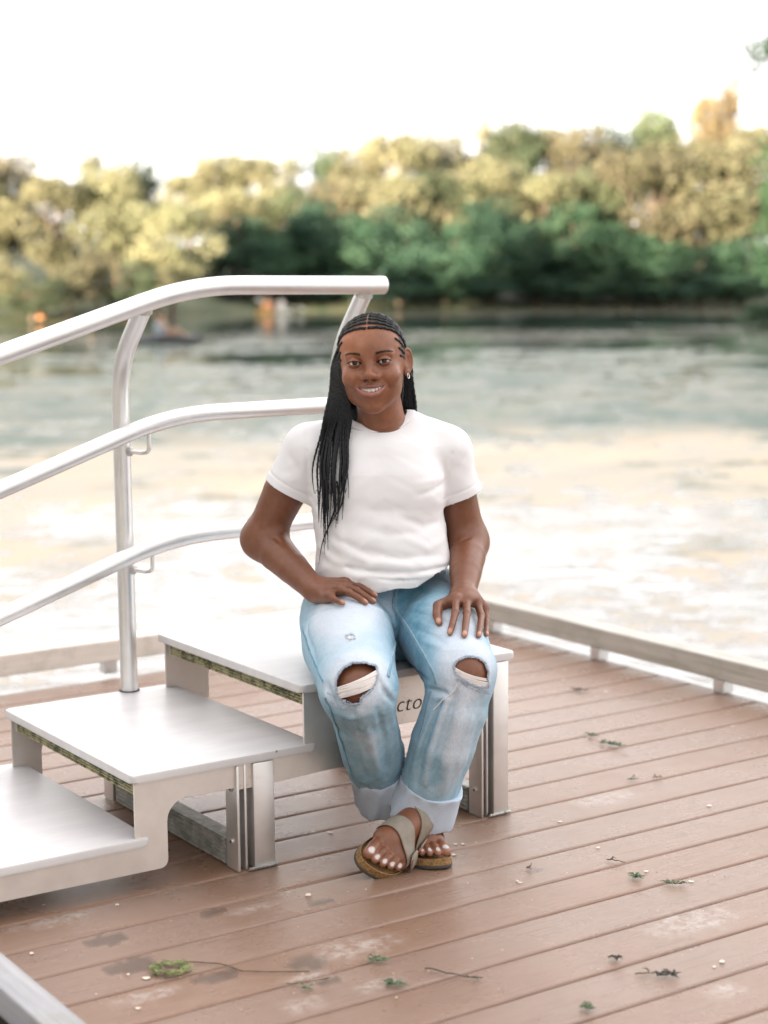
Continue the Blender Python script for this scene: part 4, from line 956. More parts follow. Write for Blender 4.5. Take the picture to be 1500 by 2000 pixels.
# colours of the face: lips, brows, lids, hairline
def face_col(P):
    p = P / mm; x, y, z = p[:, 0], p[:, 1], p[:, 2]; ax = np.abs(x)
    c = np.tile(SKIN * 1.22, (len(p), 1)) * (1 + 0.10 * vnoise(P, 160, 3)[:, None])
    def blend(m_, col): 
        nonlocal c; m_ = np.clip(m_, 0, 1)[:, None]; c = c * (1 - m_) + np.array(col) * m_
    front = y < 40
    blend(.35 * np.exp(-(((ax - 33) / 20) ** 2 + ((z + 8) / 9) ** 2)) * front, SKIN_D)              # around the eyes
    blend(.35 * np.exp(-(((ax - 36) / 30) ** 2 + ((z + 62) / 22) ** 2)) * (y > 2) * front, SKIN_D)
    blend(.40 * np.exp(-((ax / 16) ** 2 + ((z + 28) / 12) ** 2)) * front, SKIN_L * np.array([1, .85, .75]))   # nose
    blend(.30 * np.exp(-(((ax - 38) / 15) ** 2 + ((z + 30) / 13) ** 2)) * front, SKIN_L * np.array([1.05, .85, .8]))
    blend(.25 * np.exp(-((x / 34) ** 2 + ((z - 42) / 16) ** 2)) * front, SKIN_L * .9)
    # lips
    z = z - MO[2] - 3.2 * (x / 33) ** 2
    u = 1 - (x / 33.5) ** 2; us = np.clip(u, 0, 1)
    upper = (np.clip((z + 61.8) / 1.2, 0, 1)) * np.clip((-60.0 + 8.2 * us ** .7 - 1.3 * np.exp(-(x / 3.5) ** 2) - z) / 1.3, 0, 1) * (u > 0) * (y < 14)
    lower = np.clip((-60 - z) / 1.2, 0, 1) * np.clip((z - (-60.5 - 19.0 * us ** .62)) / 1.5, 0, 1) * (u > 0) * (y < 14)
    blend(upper * .85, (0.19, 0.070, 0.055)); blend(lower * .85, (0.36, 0.150, 0.125))
    # brows
    z = p[:, 2]
    t = (ax - 16.5) / 37; bz = 19.0 + 3.6 * np.sin(np.clip(t, 0, 1) * 2.3) - 2.5 * np.clip(t, 0, 1) ** 3; th = 6.0 * (1 - .55 * np.clip(t, 0, 1)) 
    b = np.clip(1.5 - np.abs(z - bz) / th * 1.5, 0, 1) * (t > -.05) * (t < 1.02) * (y < 40) * np.clip(.84 + .16 * vnoise(P, 1600, 5), .55, 1) * np.clip(t * 9 + .5, .4, 1)
    blend(b * 1.05, (0.009, 0.006, 0.005))
    # lash line
    u = np.clip(1 - ((ax - 33 + .5) / 16.4) ** 2, -1, 1); upl = 4.5 * u - .3 + .05 * (ax - 33)
    l = np.clip(1.4 - np.abs(z - upl - .9) / 1.6, 0, 1) * (u > -.08) * (y < 16); blend(l * .9, (0.012, 0.009, 0.008))
    lol = -3.1 * np.sign(u) * np.abs(u) ** .8 - .2 + .05 * (ax - 33); l = np.clip(1.1 - np.abs(z - lol + .5) / .8, 0, 1) * (u > 0) * (y < 16); blend(l * .45, (0.03, 0.018, 0.014))
    blend(((np.abs(ax - 8.2) < 5) & (z < -36) & (z > -43) & (y > -14)) * .6 * 1.0, (0.03, 0.014, 0.010))          # nostril
    blend(((y > 1.5) & (ax < 30) & (z > -72) & (z < -60.8) & (y < 14)) * .0, (0.08, 0.02, 0.02))
    # scalp shows between the cornrows
    return np.clip(c, .004, 1)
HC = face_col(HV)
# head placement
def rot(ax, a):
    c, s_ = math.cos(a), math.sin(a)
    return np.array({'x': [[1, 0, 0], [0, c, -s_], [0, s_, c]], 'y': [[c, 0, s_], [0, 1, 0], [-s_, 0, c]], 'z': [[c, -s_, 0], [s_, c, 0], [0, 0, 1]]}[ax])
HEAD_R = rot('y', -math.radians(4.4)) @ rot('x', math.radians(3.0)) @ rot('z', math.radians(-6))
HEAD_S = 1.0
HEAD_O = W(720.5, 708, 3.90)
def h2w(P): return (np.asarray(P) * HEAD_S) @ HEAD_R.T + HEAD_O
def hp(x, y, z): return h2w(np.array([x, y, z]) * mm)

# ---- neck and upper chest (mostly under the shirt)
SK_PARTS = [(h2w(HV), HF, HC)]
neck_top = hp(2, 88, -78); neck_bot = W(752, 856, 4.032)
NS = SDF((-.20, 3.84, .80), (.20, 4.14, 1.10), .003)
NS.cap(neck_top, neck_bot, .0510, .052, .02)
for px, sx in ((640, -1), (850, 1)): NS.cap(W(750, 858, 4.035), W(px, 880, 4.04), .046, .038, .04)
NS.ell(W(752, 905, 4.04), (.11, .050, .06), .03)
NS.fold([W(742, 800, 3.93), W(735, 850, 3.93)], .010, .002)
V_, F_ = NS.mesh(2); SK_PARTS.append((V_, F_, np.tile(SKIN, (len(V_), 1)) * (1 + .08 * vnoise(V_, 90, 1)[:, None])))

# ---- arms and hands
def arm(shoulder, elbow, wrist, rads, hand, lo, hi, h=.0021):
    s = SDF(lo, hi, h); S, E_, Wr = map(np.array, (shoulder, elbow, wrist))
    r0, r1, r2, r3, r4, r5, r6 = rads
    u = (E_ - S); f = (Wr - E_); out = nrm(-nrm(nrm(f) - nrm(u)))  # points to the outside of the elbow
    m1 = S + u * .45; s.chain([S, m1, S + u * .88, E_], [r0, r1, r2 * 1.0, r2], .02)
    s.chain([E_, E_ + f * .30, E_ + f * .60, Wr - f * .06, Wr], [r2, r3, r4, r5, r5], .035, flat=None)
    s.ell(E_ + out * r2 * .12, (r2 * .85,) * 3, .02)
    hand(s); return s
def finger(s, base, pip, dip, tip, r, k=.0035):
    base, pip, dip, tip = map(np.array, (base, pip, dip, tip))
    s.chain([base, pip, dip, tip], [r * 1.08, r * .99, r * .90, r * .78], k)
    s.ell(pip, (r * 1.07,) * 3, .003); s.ell(base, (r * 1.16,) * 3, .006)
# ================================================================ jeans volumes (hands rest on them)
HIP_R, HIP_L = np.array([-.082, 4.05, .492]), np.array([.112, 4.08, .492])
KN_R, KN_L = W(700, 1338, 3.63), W(905, 1306, 3.715)
AN_R, AN_L = W(748, 1590, 3.88), W(828, 1590, 3.80)
JLO, JHI, JH = (-.27, 3.50, .045), (.30, 4.22, .66), .0034
def mixp(a, b, t): return np.array(a) * (1 - t) + np.array(b) * t
JR, JL = SDF(JLO, JHI, JH), SDF(JLO, JHI, JH)
for J in (JR, JL):
    J.ell((.010, 4.06, .50), (.168, .118, .112), .03)                     # seat
    J.cap((-.075, 4.07, .49), (.10, 4.09, .49), .105, .105, .04)
JR.chain([HIP_R + [-.012, -.01, -.004], mixp(HIP_R, KN_R, .45) + [-.012, 0, .004], mixp(HIP_R, KN_R, .80) + [-.004, 0, .0], KN_R + [0, .012, -.006]], [.106, .103, .088, .080], .03)
JL.chain([HIP_L, mixp(HIP_L, KN_L, .45) + [-.005, 0, .004], mixp(HIP_L, KN_L, .80) + [-.008, 0, 0], KN_L + [-.004, .012, -.006]], [.104, .098, .084, .074], .03)
JR.chain([KN_R + [0, .012, -.006], W(711, 1400, 3.70), W(728, 1470, 3.79), W(742, 1525, 3.868), W(752, 1600, 3.905)], [.076, .067, .069, .0585, .047], .03)
JL.chain([KN_L + [-.004, .012, -.006], W(889, 1385, 3.725), W(866, 1450, 3.74), W(843, 1522, 3.775), W(822, 1590, 3.80), W(816, 1615, 3.81)], [.070, .069, .0700, .0655, .054, .054], .025)
JS = SDF(JLO, JHI, JH)
_h = np.maximum(.008 - np.abs(JR.D - JL.D), 0) / .008; JS.D = np.minimum(JR.D, JL.D) - _h * _h * .002
_X, _Y, _Z = np.meshgrid(*[JS.lo[i] + JS.h * np.arange(JS.n[i]) for i in range(3)], indexing='ij', sparse=True)
_over = (-_X * sY + _Y * cY) > YN - .004                                  # above the tread: the cloth lies on it
JS.D = np.where(_over, np.maximum(JS.D, .3945 - _Z), JS.D).astype(np.float32)
JP = JS.copy()      # clean copy for queries
def jf(pts, w, amp):
    P = [JS.hit(*q) for q in pts]
    if any(p is None for p in P): return
    JS.fold(P, w, amp)
# folds: crotch whiskers, behind-knee bunching, lower-leg drape
for pts, w, a in [
    ([(800, 1185), (840, 1180), (880, 1190)], .007, .004), ([(795, 1196), (840, 1200), (878, 1216)], .006, -.0035), ([(800, 1210), (840, 1222), (872, 1232)], .007, .0035), ([(806, 1226), (838, 1240), (868, 1254)], .006, -.003),
    ([(812, 1244), (842, 1258), (870, 1268)], .006, .003), ([(690, 1158), (740, 1172), (772, 1200)], .007, -.005), ([(700, 1180), (745, 1195), (770, 1222)], .008, .004), ([(608, 1200), (600, 1240), (618, 1290)], .006, -.004), ([(602, 1190), (625, 1182), (650, 1185)], .006, .004), ([(596, 1215), (618, 1196), (645, 1188)], .005, -.004),
    ([(770, 1205), (772, 1235), (776, 1270), (778, 1310)], .007, -.007),
    ([(790, 1290), (815, 1312), (840, 1330)], .007, -.004), ([(784, 1305), (810, 1325), (838, 1348)], .008, .004), ([(800, 1330), (825, 1345), (850, 1352)], .006, -.005),
    ([(640, 1335), (650, 1365), (655, 1380)], .007, -.006), ([(636, 1350), (640, 1362), (650, 1375)], .008, .006), ([(735, 1310), (750, 1340), (765, 1352)], .008, .005), ([(740, 1325), (755, 1358), (770, 1375)], .006, -.006),
    ([(705, 1390), (722, 1440), (736, 1490), (740, 1520)], .008, .007), ([(672, 1400), (690, 1450), (706, 1500), (714, 1520)], .009, -.005), ([(735, 1385), (752, 1440), (758, 1495), (757, 1520)], .007, -.007), ([(752, 1365), (770, 1420), (779, 1475), (776, 1510)], .007, .006), ([(690, 1390), (700, 1430), (712, 1470)], .006, -.004),
    ([(880, 1350), (862, 1400), (842, 1465), (830, 1530)], .007, .0085), ([(892, 1352), (876, 1410), (855, 1475), (846, 1535)], .007, -.008), ([(908, 1352), (896, 1420), (874, 1490), (866, 1545)], .010, .005), ([(862, 1370), (838, 1430), (822, 1490), (814, 1530)], .007, -.006), ([(938, 1365), (930, 1430), (910, 1500), (893, 1550)], .010, -.004), ([(842, 1400), (822, 1450), (806, 1505)], .007, .005),
    ([(838, 1345), (862, 1352), (885, 1358)], .007, -.005), ([(846, 1366), (868, 1362), (880, 1372)], .006, .004), ([(660, 1395), (690, 1402), (725, 1390)], .008, .003),
    ([(620, 1290), (650, 1300), (660, 1290)], .006, .0), ([(900, 1262), (925, 1258), (948, 1262)], .010, .0)]:
    if a: jf(pts, w * .9, a * 1.35)

# hands
TH_L = lambda px, py, off: JP.hit(px, py, 3.5, 4.2, lift=off)
WR_L = W(905, 1163, 3.865)
def hand_l(s):
    # picture-right hand, palm down over the thigh, fingers towards the camera and down over the knee
    f = {}
    spec = {'index': ((887, 1190), (888.5, 1210), (883.5, 1229), (880, 1241), .0083), 'middle': ((903, 1189), (907, 1212), (907, 1232), (906.5, 1246), .0086),
            'ring': ((919, 1192), (930, 1213), (932, 1233), (932, 1246), .0082), 'pinky': ((931, 1197), (940, 1215), (944, 1231), (946, 1242), .0070)}
    K = {}
    for nme, (kn, pip, dip, tip, r) in spec.items():
        tp = TH_L(*tip, r * .80); dp = TH_L(*dip, r * 1.25); pp = TH_L(*pip, r * 2.05)
        if tp is None: tp = W(*tip, 3.66)
        if dp is None: dp = W(*dip, 3.69)
        if pp is None: pp = W(*pip, 3.72)
        kn_ = TH_L(*kn, r * 3.0)
        if kn_ is None: kn_ = W(*kn, 3.78)
        K[nme] = kn_; finger(s, kn_, pp, dp, tp, r); f[nme] = (tp, nrm(tp - dp), r)
    w = np.array(WR_L)
    for nme, t in (('index', -.012), ('middle', -.004), ('ring', .004), ('pinky', .011)):
        a = w + np.array([t * 1.3, 0, 0]); s.cap(a, K[nme], .0150, .0118, .012)
    s.ell(mixp(w, K['middle'], .5), (.030, .030, .014), .014)
    tb = mixp(w, K['index'], .35) + np.array([-.014, 0, -.008])
    tj = TH_L(858.5, 1193, .013); td = TH_L(857, 1210, .0125); tt = TH_L(860, 1222, .008)
    s.chain([tb, tj, td, tt], [.0155, .0122, .0102, .0080], .008); f['thumb'] = (tt, nrm(tt - td), .0085)
    s.cap(tb, mixp(K['index'], tj, .35), .010, .009, .010)
    s.info = f; s.K = K
WR_R = W(612, 1150, 3.905)
def hand_r(s):
    # picture-left hand lying across the thigh, fingers pointing to the picture's right
    f = {}; K = {}
    spec = {'index': ((677, 1139), (701, 1144), (721, 1156), (733, 1163), .0080), 'middle': ((672, 1148), (696, 1153), (716, 1166), (730, 1174.5), .0084),
            'ring': ((664, 1157), (681, 1157), (701, 1168), (714, 1177), .0082), 'pinky': ((644, 1164), (650, 1169), (663, 1175), (670, 1178), .0072)}
    dep = {'index': (3.905, 3.895, 3.885, 3.880), 'middle': (3.882, 3.870, 3.862, 3.857), 'ring': (3.858, 3.842, 3.836, 3.832), 'pinky': (3.836, 3.822, 3.816, 3.812)}
    for nme, (a, b, c, d, r) in spec.items():
        q = []
        for (px, py), dd, off in zip((a, b, c, d), dep[nme], (3.0, 2.0, 1.25, .85)):
            p = W(px, py, dd); v = JP.at(p)
            if v < r * off * .9: p = JP.snap(p, 3, r * off * .9)
            q.append(p)
        K[nme] = q[0]; finger(s, *q, r); f[nme] = (q[3], nrm(q[3] - q[2]), r)
    w = np.array(WR_R)
    for nme, t in (('index', .012), ('middle', .004), ('ring', -.004), ('pinky', -.012)):
        s.cap(w + np.array([0, t * .6, t * .9]), K[nme], .0150, .0115, .012)
    s.ell(mixp(w, K['ring'], .45) + [0, 0, .001], (.030, .026, .016), .014)
    # heel of the hand and tucked thumb behind
    s.cap(w + [.004, -.016, -.014], W(640, 1168, 3.85), .013, .012, .012)
    tb = w + np.array([.025, .03, .0]); s.chain([tb, tb + [.03, .010, .006], tb + [.05, .004, .0]], [.013, .010, .008], .010)
    s.info = f; s.K = K
SH_R, EL_R = W(592, 885, 4.025), W(513, 1052, 4.085)
SH_L, EL_L = W(876, 890, 4.035), W(915, 1058, 4.075)
AR = arm(SH_R, EL_R, WR_R, (.046, .0500, .0445, .0430, .0370, .0290, .0265), hand_r, (-.345, 3.76, .47), (.0, 4.15, .95))
AL = arm(SH_L, EL_L, WR_L, (.043, .0435, .0415, .0425, .0365, .0285, .0265), hand_l, (.07, 3.60, .42), (.30, 4.14, .95))
# elbow crease + tendons
def crease(s, pts, d0, d1, w, a):
    P = [s.hit(x, y, d0, d1) for x, y in pts]
    if all(p is not None for p in P): s.fold(P, w, a)
crease(AR, [(520, 1048), (537, 1050), (550, 1062)], 3.8, 4.15, .0050, -.0030)
crease(AL, [(892, 1062), (905, 1054), (922, 1048)], 3.8, 4.15, .004, -.0035)
for a, b in (((893, 1172), (888, 1186)), ((904, 1172), (904, 1187)), ((912, 1172), (919, 1190)), ((918, 1176), (930, 1195))): crease(AL, [a, b], 3.6, 4.1, .0022, .0011)
for a, b in (((638, 1140), (672, 1139)), ((638, 1146), (668, 1148)), ((636, 1152), (662, 1156))): crease(AR, [a, b], 3.7, 4.1, .0024, .0011)
def hand_nails(s, V, c):
    for nme, (tip, d, r) in s.info.items():
        # nail sits on the upper side of the last joint
        e = .003; g = nrm([JP.at(tip + np.eye(3)[j] * e) - JP.at(tip - np.eye(3)[j] * e) for j in range(3)]); up = nrm(g - d * (g @ d))
        side = np.cross(d, up); q = V - (tip + up * r * .62 - d * r * .05); a = q @ d; b = q @ side; hgt = q @ up
        m_ = np.clip(1.6 - ((a / (r * .95)) ** 2 + (b / (r * .62)) ** 2) ** 1.5 * 1.3, 0, 1) * (hgt > -r * .5)
        c = c * (1 - .8 * m_[:, None]) + np.array([0.50, 0.29, 0.22]) * .8 * m_[:, None]
        m2 = np.clip(1.2 - np.linalg.norm(V - tip, axis=1) / (r * 1.5), 0, 1) * .6
        c = c * (1 - m2[:, None]) + np.array([0.36, 0.17, 0.11]) * m2[:, None]
    return c
for s in (AR, AL):
    V_, F_ = s.mesh(2); c = np.tile(SKIN * np.array([.92, .9, .9]), (len(V_), 1)) * (1 + .10 * vnoise(V_, 60, 2)[:, None] + .05 * vnoise(V_, 300, 4)[:, None])
    for nme, kn in s.K.items():
        m_ = np.exp(-(np.linalg.norm(V_ - kn, axis=1) / .010) ** 2) * .35; c = c * (1 - m_[:, None]) + SKIN_D * m_[:, None]
    c = hand_nails(s, V_, c); SK_PARTS.append((V_, F_, c))

# ---- legs under the denim (knees show through the rips), ankles
LS = SDF((-.16, 3.53, .05), (.26, 4.12, .56), .0036)
for h_, k_, a_ in ((HIP_R, KN_R, AN_R), (HIP_L, KN_L, AN_L)):
    LS.chain([h_, mixp(h_, k_, .5) + [0, 0, -.006], k_ + [0, .008, -.006]], [.078, .068, .060], .02)
    a_ = np.array([.012, 3.885, .11]) if k_ is KN_R else np.array([.080, 3.825, .16]); LS.chain([k_ + [0, .004, -.002], mixp(k_, a_, .3) + [0, .012, 0], mixp(k_, a_, .7) + ([-.014, .0, 0] if k_ is KN_R else [.02, .01, 0]), a_], [.060, .050, .043, .036], .02)
    LS.ell(k_ + [0, -.016, -.002], (.044, .046, .046), .02)
V_, F_ = LS.mesh(2); SK_PARTS.append((V_, F_, np.tile(SKIN * np.array([.95, .9, .85]), (len(V_), 1)) * (1 + .12 * vnoise(V_, 70, 6)[:, None])))

# ---- feet, in a local frame: x to the big-toe side, y towards the toes, z up, origin under the ankle
def foot(s_mir, upv=(0, 0, 1)):
    s = SDF((-.062, -.075, -.004), (.062, .185, .135), .0019)
    X = s_mir
    s.ell((0, -.035, .030), (.031, .034, .030), .01); u_ = np.array(upv); s.cap((0, -.012, .045), np.array((0, -.014, .045)) + u_ * .028, .033, .029, .02)
    s.cap((0, -.005, .060), (X * .008, .085, .030), .034, .024, .02, flat=((0, 0, 1), .95))
    s.cap((X * -.004, -.03, .022), (X * -.020, .085, .017), .026, .020, .015); s.cap((X * .004, -.02, .030), (X * .020, .090, .022), .026, .021, .015)
    s.ell((0, .095, .020), (.043, .026, .018), .012)
    if s_mir < 0:
        for sx in (-1, 1): s.ell((sx * .030, -.012, .062), (.010, .012, .013), .012)
    toes = [((X * .024, .100, .019), (X * .026, .128, .021), (X * .025, .152, .017), .0125), ((X * .005, .103, .020), (X * .007, .130, .024), (X * .008, .150, .015), .0088), ((X * -.010, .100, .019), (X * -.009, .125, .022), (X * -.008, .142, .014), .0082),
            ((X * -.0235, .094, .018), (X * -.024, .115, .020), (X * -.0225, .131, .013), .0078), ((X * -.036, .086, .016), (X * -.0375, .103, .017), (X * -.035, .117, .012), .0076)]
    s.toes = []
    for a, b, c, r in toes:
        s.chain([a, b, c], [r, r * .95, r * .92], .003); s.toes.append((np.array(c), r))
    V, F = s.mesh(2); col = np.tile(SKIN, (len(V), 1)) * (1 + .10 * vnoise(V, 120, 7)[:, None])
    for c, r in s.toes:
        q = V - (c + np.array([0, -.001, r * .55])); m_ = np.clip(1.7 - ((q[:, 0] / (r * .56)) ** 2 + ((q[:, 1] - .001) / (r * .62)) ** 2) ** 2 * 1.4, 0, 1) * (q[:, 2] > -r * .35)
        d = np.clip(1.2 - np.linalg.norm(V - c - [0, .002, -.002], axis=1) / (r * 1.6), 0, 1)[:, None] * .5; col = col * (1 - d) + np.array([.42, .21, .15]) * d
        col = col * (1 - m_[:, None]) + np.array([.50, .46, .45]) * m_[:, None]
    return V, F, col, s
def frame(origin, toe_dir, roll, pitch=0.0):
    y = nrm([toe_dir[0], toe_dir[1], pitch]); x = nrm(np.cross(y, [0, 0, 1])); z = np.cross(x, y); c, s_ = math.cos(roll), math.sin(roll)
    x2 = x * c + z * s_; z2 = -x * s_ + z * c; return np.array(origin), np.stack([x2, y, z2], 1)
def to_w(fr, P): return np.asarray(P) @ fr[1].T + fr[0]
# picture-right foot (her right) flat, turned to the picture's right; picture-left foot (her left) rolled on its outer edge
FT_R = frame((.053, 3.836, .020), (.33, -.94), 0.0)
FT_L = frame((.041, 3.784, .057), (-.42, -.89), math.radians(42), -.18)
FOOT_R = foot(-1); FOOT_L = foot(1, FT_L[1].T @ np.array([0, 0, 1.0])); FT_L = (FT_L[0], FT_L[1] * 1.12)
for (V_, F_, c, s_), fr in ((FOOT_R, FT_R), (FOOT_L, FT_L)): SK_PARTS.append((to_w(fr, V_), F_, c))
# ankles joining feet to shins
ASD = SDF((-.08, 3.68, .02), (.14, 4.02, .26), .003)
ASD.chain([to_w(FT_R, np.array([0, -.015, .07])), np.array([.018, 3.888, .12]), W(742, 1500, 3.83)], [.035, .036, .042], .01)
ASD.chain([to_w(FT_L, np.array([0, -.012, .05])), np.array([.082, 3.825, .15]), W(845, 1500, 3.79)], [.028, .030, .036], .01)
V_, F_ = ASD.mesh(2); SK_PARTS.append((V_, F_, np.tile(SKIN, (len(V_), 1))))

# ================================================================ materials of the sitter
t = NT('skin'); v = t.coord(); at = t.attr('Col')
c = t.mix(t.ramp(t.noise(v, 90, 5, 0.65), [(0.3, 0.0), (0.7, 1.0)]), at.outputs['Color'], (1.28, 1.25, 1.22), 'MULTIPLY')
sp_ = t.n('ShaderNodeRGBToBW'); t.l(at.outputs['Color'], sp_.inputs[0])
t.set(base=c, rough=t.ramp(t.noise(v, 25, 4, 0.6), [(0.3, 0.35), (0.7, 0.52)]), spec=t.ramp(sp_.outputs[0], [(0.012, 0.03), (0.05, 0.55)]), sss=0.05, normal=t.bump(t.noise(v, 700, 4, 0.7), 0.28, 0.0008))
t.b.inputs['Subsurface Radius'].default_value = (0.9, 0.35, 0.2); t.b.inputs['Subsurface Scale'].default_value = 0.004
M['skin'] = t.m
t = NT('shirt_cotton'); v = t.coord()
t.set(base=(0.80, 0.79, 0.795), rough=0.9, spec=0.15, sheen=0.2, normal=t.bump(t.noise(v, 900, 2), 0.10, 0.0006, normal=t.bump(t.noise(t.coord(scale=(1, 1, .6)), 24, 4, .6), .22, .004))); M['shirt'] = t.m
t = NT('denim'); v = t.coord(); at = t.attr('Col')
weave = t.noise(t.coord(scale=(1, 1, .25)), 620, 3, 0.7); blot = t.noise(v, 55, 5, 0.7)
c = t.mix(t.ramp(weave, [(0.35, 0.55), (0.62, 0.0)]), at.outputs['Color'], t.mix(0.6, at.outputs['Color'], (0.08, 0.22, 0.34)))
c = t.mix(t.ramp(blot, [(0.4, 0.0), (0.7, 0.22)]), c, (0.58, 0.68, 0.78))
t.set(base=c, rough=0.88, spec=0.2, sheen=0.15, normal=t.bump(weave, 0.35, 0.0009)); M['denim'] = t.m
simple('thread', (0.82, 0.77, 0.74), 0.9, spec=0.1); simple('cuff_cloth', (0.50, 0.58, 0.68), 0.9, spec=0.15, var=.10, vscale=400, bump=.4, bscale=700, bd=.0008)
simple('seam_cloth', (0.62, 0.55, 0.50), 0.9, spec=0.15, var=.2, vscale=300, bump=.4, bscale=500)
t = NT('braided_hair'); v = t.coord(); st = t.noise(t.coord(scale=(1, 1, 1)), 700, 3, 0.6)
t.set(base=t.mix(st, (0.004, 0.005, 0.006), (0.014, 0.016, 0.019)), rough=0.38, spec=0.28, normal=t.bump(st, 0.35, 0.0008)); M['hair'] = t.m
simple('tooth', (0.93, 0.91, 0.87), 0.25, var=0.03); simple('gum', (0.35, 0.12, 0.10), 0.4)
simple('silver', (0.85, 0.84, 0.82), 0.18, 1.0, var=.03)
simple('strap_leather', (0.27, 0.235, 0.19), 0.7, var=0.12, vscale=60, bump=0.35, bscale=260, bd=.0008); simple('sole_rubber', (0.075, 0.072, 0.066), 0.75, var=.2, vscale=60)
t = NT('cork'); v = t.coord(); cr = t.noise(v, 260, 4, 0.8); t.set(base=t.mix(t.ramp(cr, [(0.38, 0.0), (0.58, 1.0)]), (0.09, 0.045, 0.018), (0.36, 0.21, 0.08)), rough=0.8, normal=t.bump(cr, .5, .0012)); M['cork'] = t.m
simple('footbed', (0.20, 0.13, 0.085), 0.85, var=.2, vscale=90); simple('copper', (0.62, 0.32, 0.20), 0.3, 0.9, var=.05)
t = NT('eye'); at = t.attr('Col'); t.set(base=at.outputs['Color'], rough=0.16, spec=0.35, coat=0.25, coatr=0.03); M['eye'] = t.m

# ================================================================ shirt
TS = SDF((-.31, 3.80, .54), (.29, 4.20, 1.05), .0030)
TS.apply((-.20, 3.84, .53), (.20, 4.19, .95), lambda X, Y, Z: (np.sqrt(np.abs((X - np.interp(Z, [.55, .63, .75, .87, .95], [.000, -.002, -.014, -.013, -.008])) / np.interp(Z, [.55, .60, .66, .74, .82, .90, .96], [.150, .152, .151, .151, .155, .160, .120])) ** 2.3
        + np.abs((Y - np.interp(Z, [.55, .70, .85, .95], [4.045, 4.03, 4.035, 4.045])) / np.interp(Z, [.55, .60, .68, .76, .84, .91, .96], [.145, .150, .138, .122, .122, .105, .08])) ** 2.3) - 1) * .11 + np.maximum(Z - .885, 0) ** 2 * 11, .03, 'add')
for sx, (px, py) in ((-1, (608, 869)), (1, (876, 872))):
    TS.cap(W(750 + sx * 52, 852, 4.035), W(px, py + 6, 4.035), .052, .0520, .030)
TS.cap(W(700, 832, 4.05), W(796, 834, 4.05), .038, .038, .015)
TS.cap(W(690, 840, 4.045), W(640, 855, 4.045), .038, .038, .015); TS.cap(W(806, 838, 4.045), W(862, 858, 4.045), .036, .036, .015)
for px in (690, 800): TS.ell(W(px, 955, 3.965), (.062, .048, .058), .05)        # bust
SL_R0, SL_R1 = W(602, 878, 4.03), W(550, 980, 4.045); SL_L0, SL_L1 = W(874, 880, 4.03), W(911, 985, 4.045)
TS.cap(SL_R0, SL_R1, .0560, .0570, .030); TS.cap(SL_L0, SL_L1, .0480, .0450, .026)
TS.ell(W(750, 1110, 4.01), (.143, .105, .045), .04)
SP = TS.copy()
def tf(pts, w, amp):
    P = [SP.hit(*q) for q in pts]
    if all(p is not None for p in P): TS.fold(P, w, amp)
for pts, w, a in [
    ([(600, 965), (615, 985), (640, 1000)], .007, -.005), ([(603, 950), (625, 958), (655, 962)], .006, -.003), ([(602, 975), (612, 1010), (618, 1050)], .006, -.004), ([(608, 968), (622, 1000), (640, 1030)], .006, .003),
    ([(871, 940), (850, 955), (815, 968)], .007, -.004), ([(868, 930), (845, 938), (820, 944)], .006, .003), ([(870, 965), (862, 1000), (866, 1040)], .007, -.004), ([(867, 905), (872, 930), (872, 955)], .006, -.005),
    ([(598, 845), (600, 890), (599, 945)], .004, -.0030), ([(885, 838), (882, 890), (874, 940)], .004, -.0030),
    ([(640, 1040), (700, 1075), (780, 1090), (860, 1085)], .011, -.006), ([(650, 1060), (720, 1098), (800, 1108), (872, 1098)], .009, .006), ([(620, 1085), (690, 1112), (760, 1122), (850, 1112)], .007, -.006), ([(630, 1105), (700, 1126), (790, 1128), (870, 1112)], .007, .005),
    ([(700, 1028), (760, 1045), (830, 1040)], .012, -.004), ([(790, 1050), (835, 1070), (868, 1050)], .009, .004), ([(780, 1010), (830, 1028), (866, 1015)], .010, -.004), ([(690, 985), (740, 1000), (800, 995)], .014, -.003),
    ([(622, 1060), (640, 1085), (665, 1100)], .008, .004), ([(812, 1118), (845, 1112), (876, 1104)], .005, -.005), ([(800, 1130), (835, 1124), (866, 1118)], .005, .004), ([(720, 1128), (770, 1134), (820, 1132)], .004, -.004),
    ([(535, 925), (560, 935), (590, 940)], .010, .002), ([(895, 935), (915, 940), (935, 935)], .010, .002), ([(560, 880), (575, 905), (590, 930)], .010, -.0025), ([(915, 880), (900, 905), (885, 930)], .010, -.0025),
    ([(640, 1000), (640, 1060), (632, 1100)], .010, -.003), ([(660, 1010), (668, 1060), (665, 1090)], .012, .003)]: tf(pts, w, a)
TV, TF = TS.mesh(2)
def cut_open(V, F, planes):           # planes: (test(V)->signed value, >0 is removed; mask); loose rim is pulled straight onto the plane
    for fn in planes:
        s_, n_ = fn(V); fc = s_[F]; drop = fc.min(1) > 0; keep = ~drop; F = F[keep]
        rim = np.zeros(len(V), bool); rim[F[(s_[F] > 0).any(1)].ravel()] = True; rim &= s_ > 0
        V = V.copy(); V[rim] -= n_[rim] * s_[rim][:, None] if n_.ndim == 2 else n_ * s_[rim][:, None]
    return V, F
def sleeve_plane(a, b, at, r, tilt=(0, 0, 0)):
    a, b = np.array(a), np.array(b); n = nrm(nrm(b - a) + np.array(tilt)); o = np.array(at)
    def fn(V):
        sd = (V - o) @ n; near = np.linalg.norm((V - o) - sd[:, None] * n, axis=1) < r
        return np.where(near, sd, -1.0), n
    return fn
NK_C = (W(670, 812, 4.00) + W(801, 803, 4.02)) / 2; nf = SP.hit(742, 838); NB = W(742, 786, 4.098)
nk_r = np.linalg.norm(W(801, 803, 4.02) - W(670, 812, 4.00)) / 2
nk_n = nrm(np.cross(W(801, 803, 4.02) - W(670, 812, 4.0), NB - nf)); nk_n = nk_n if nk_n[2] > 0 else -nk_n
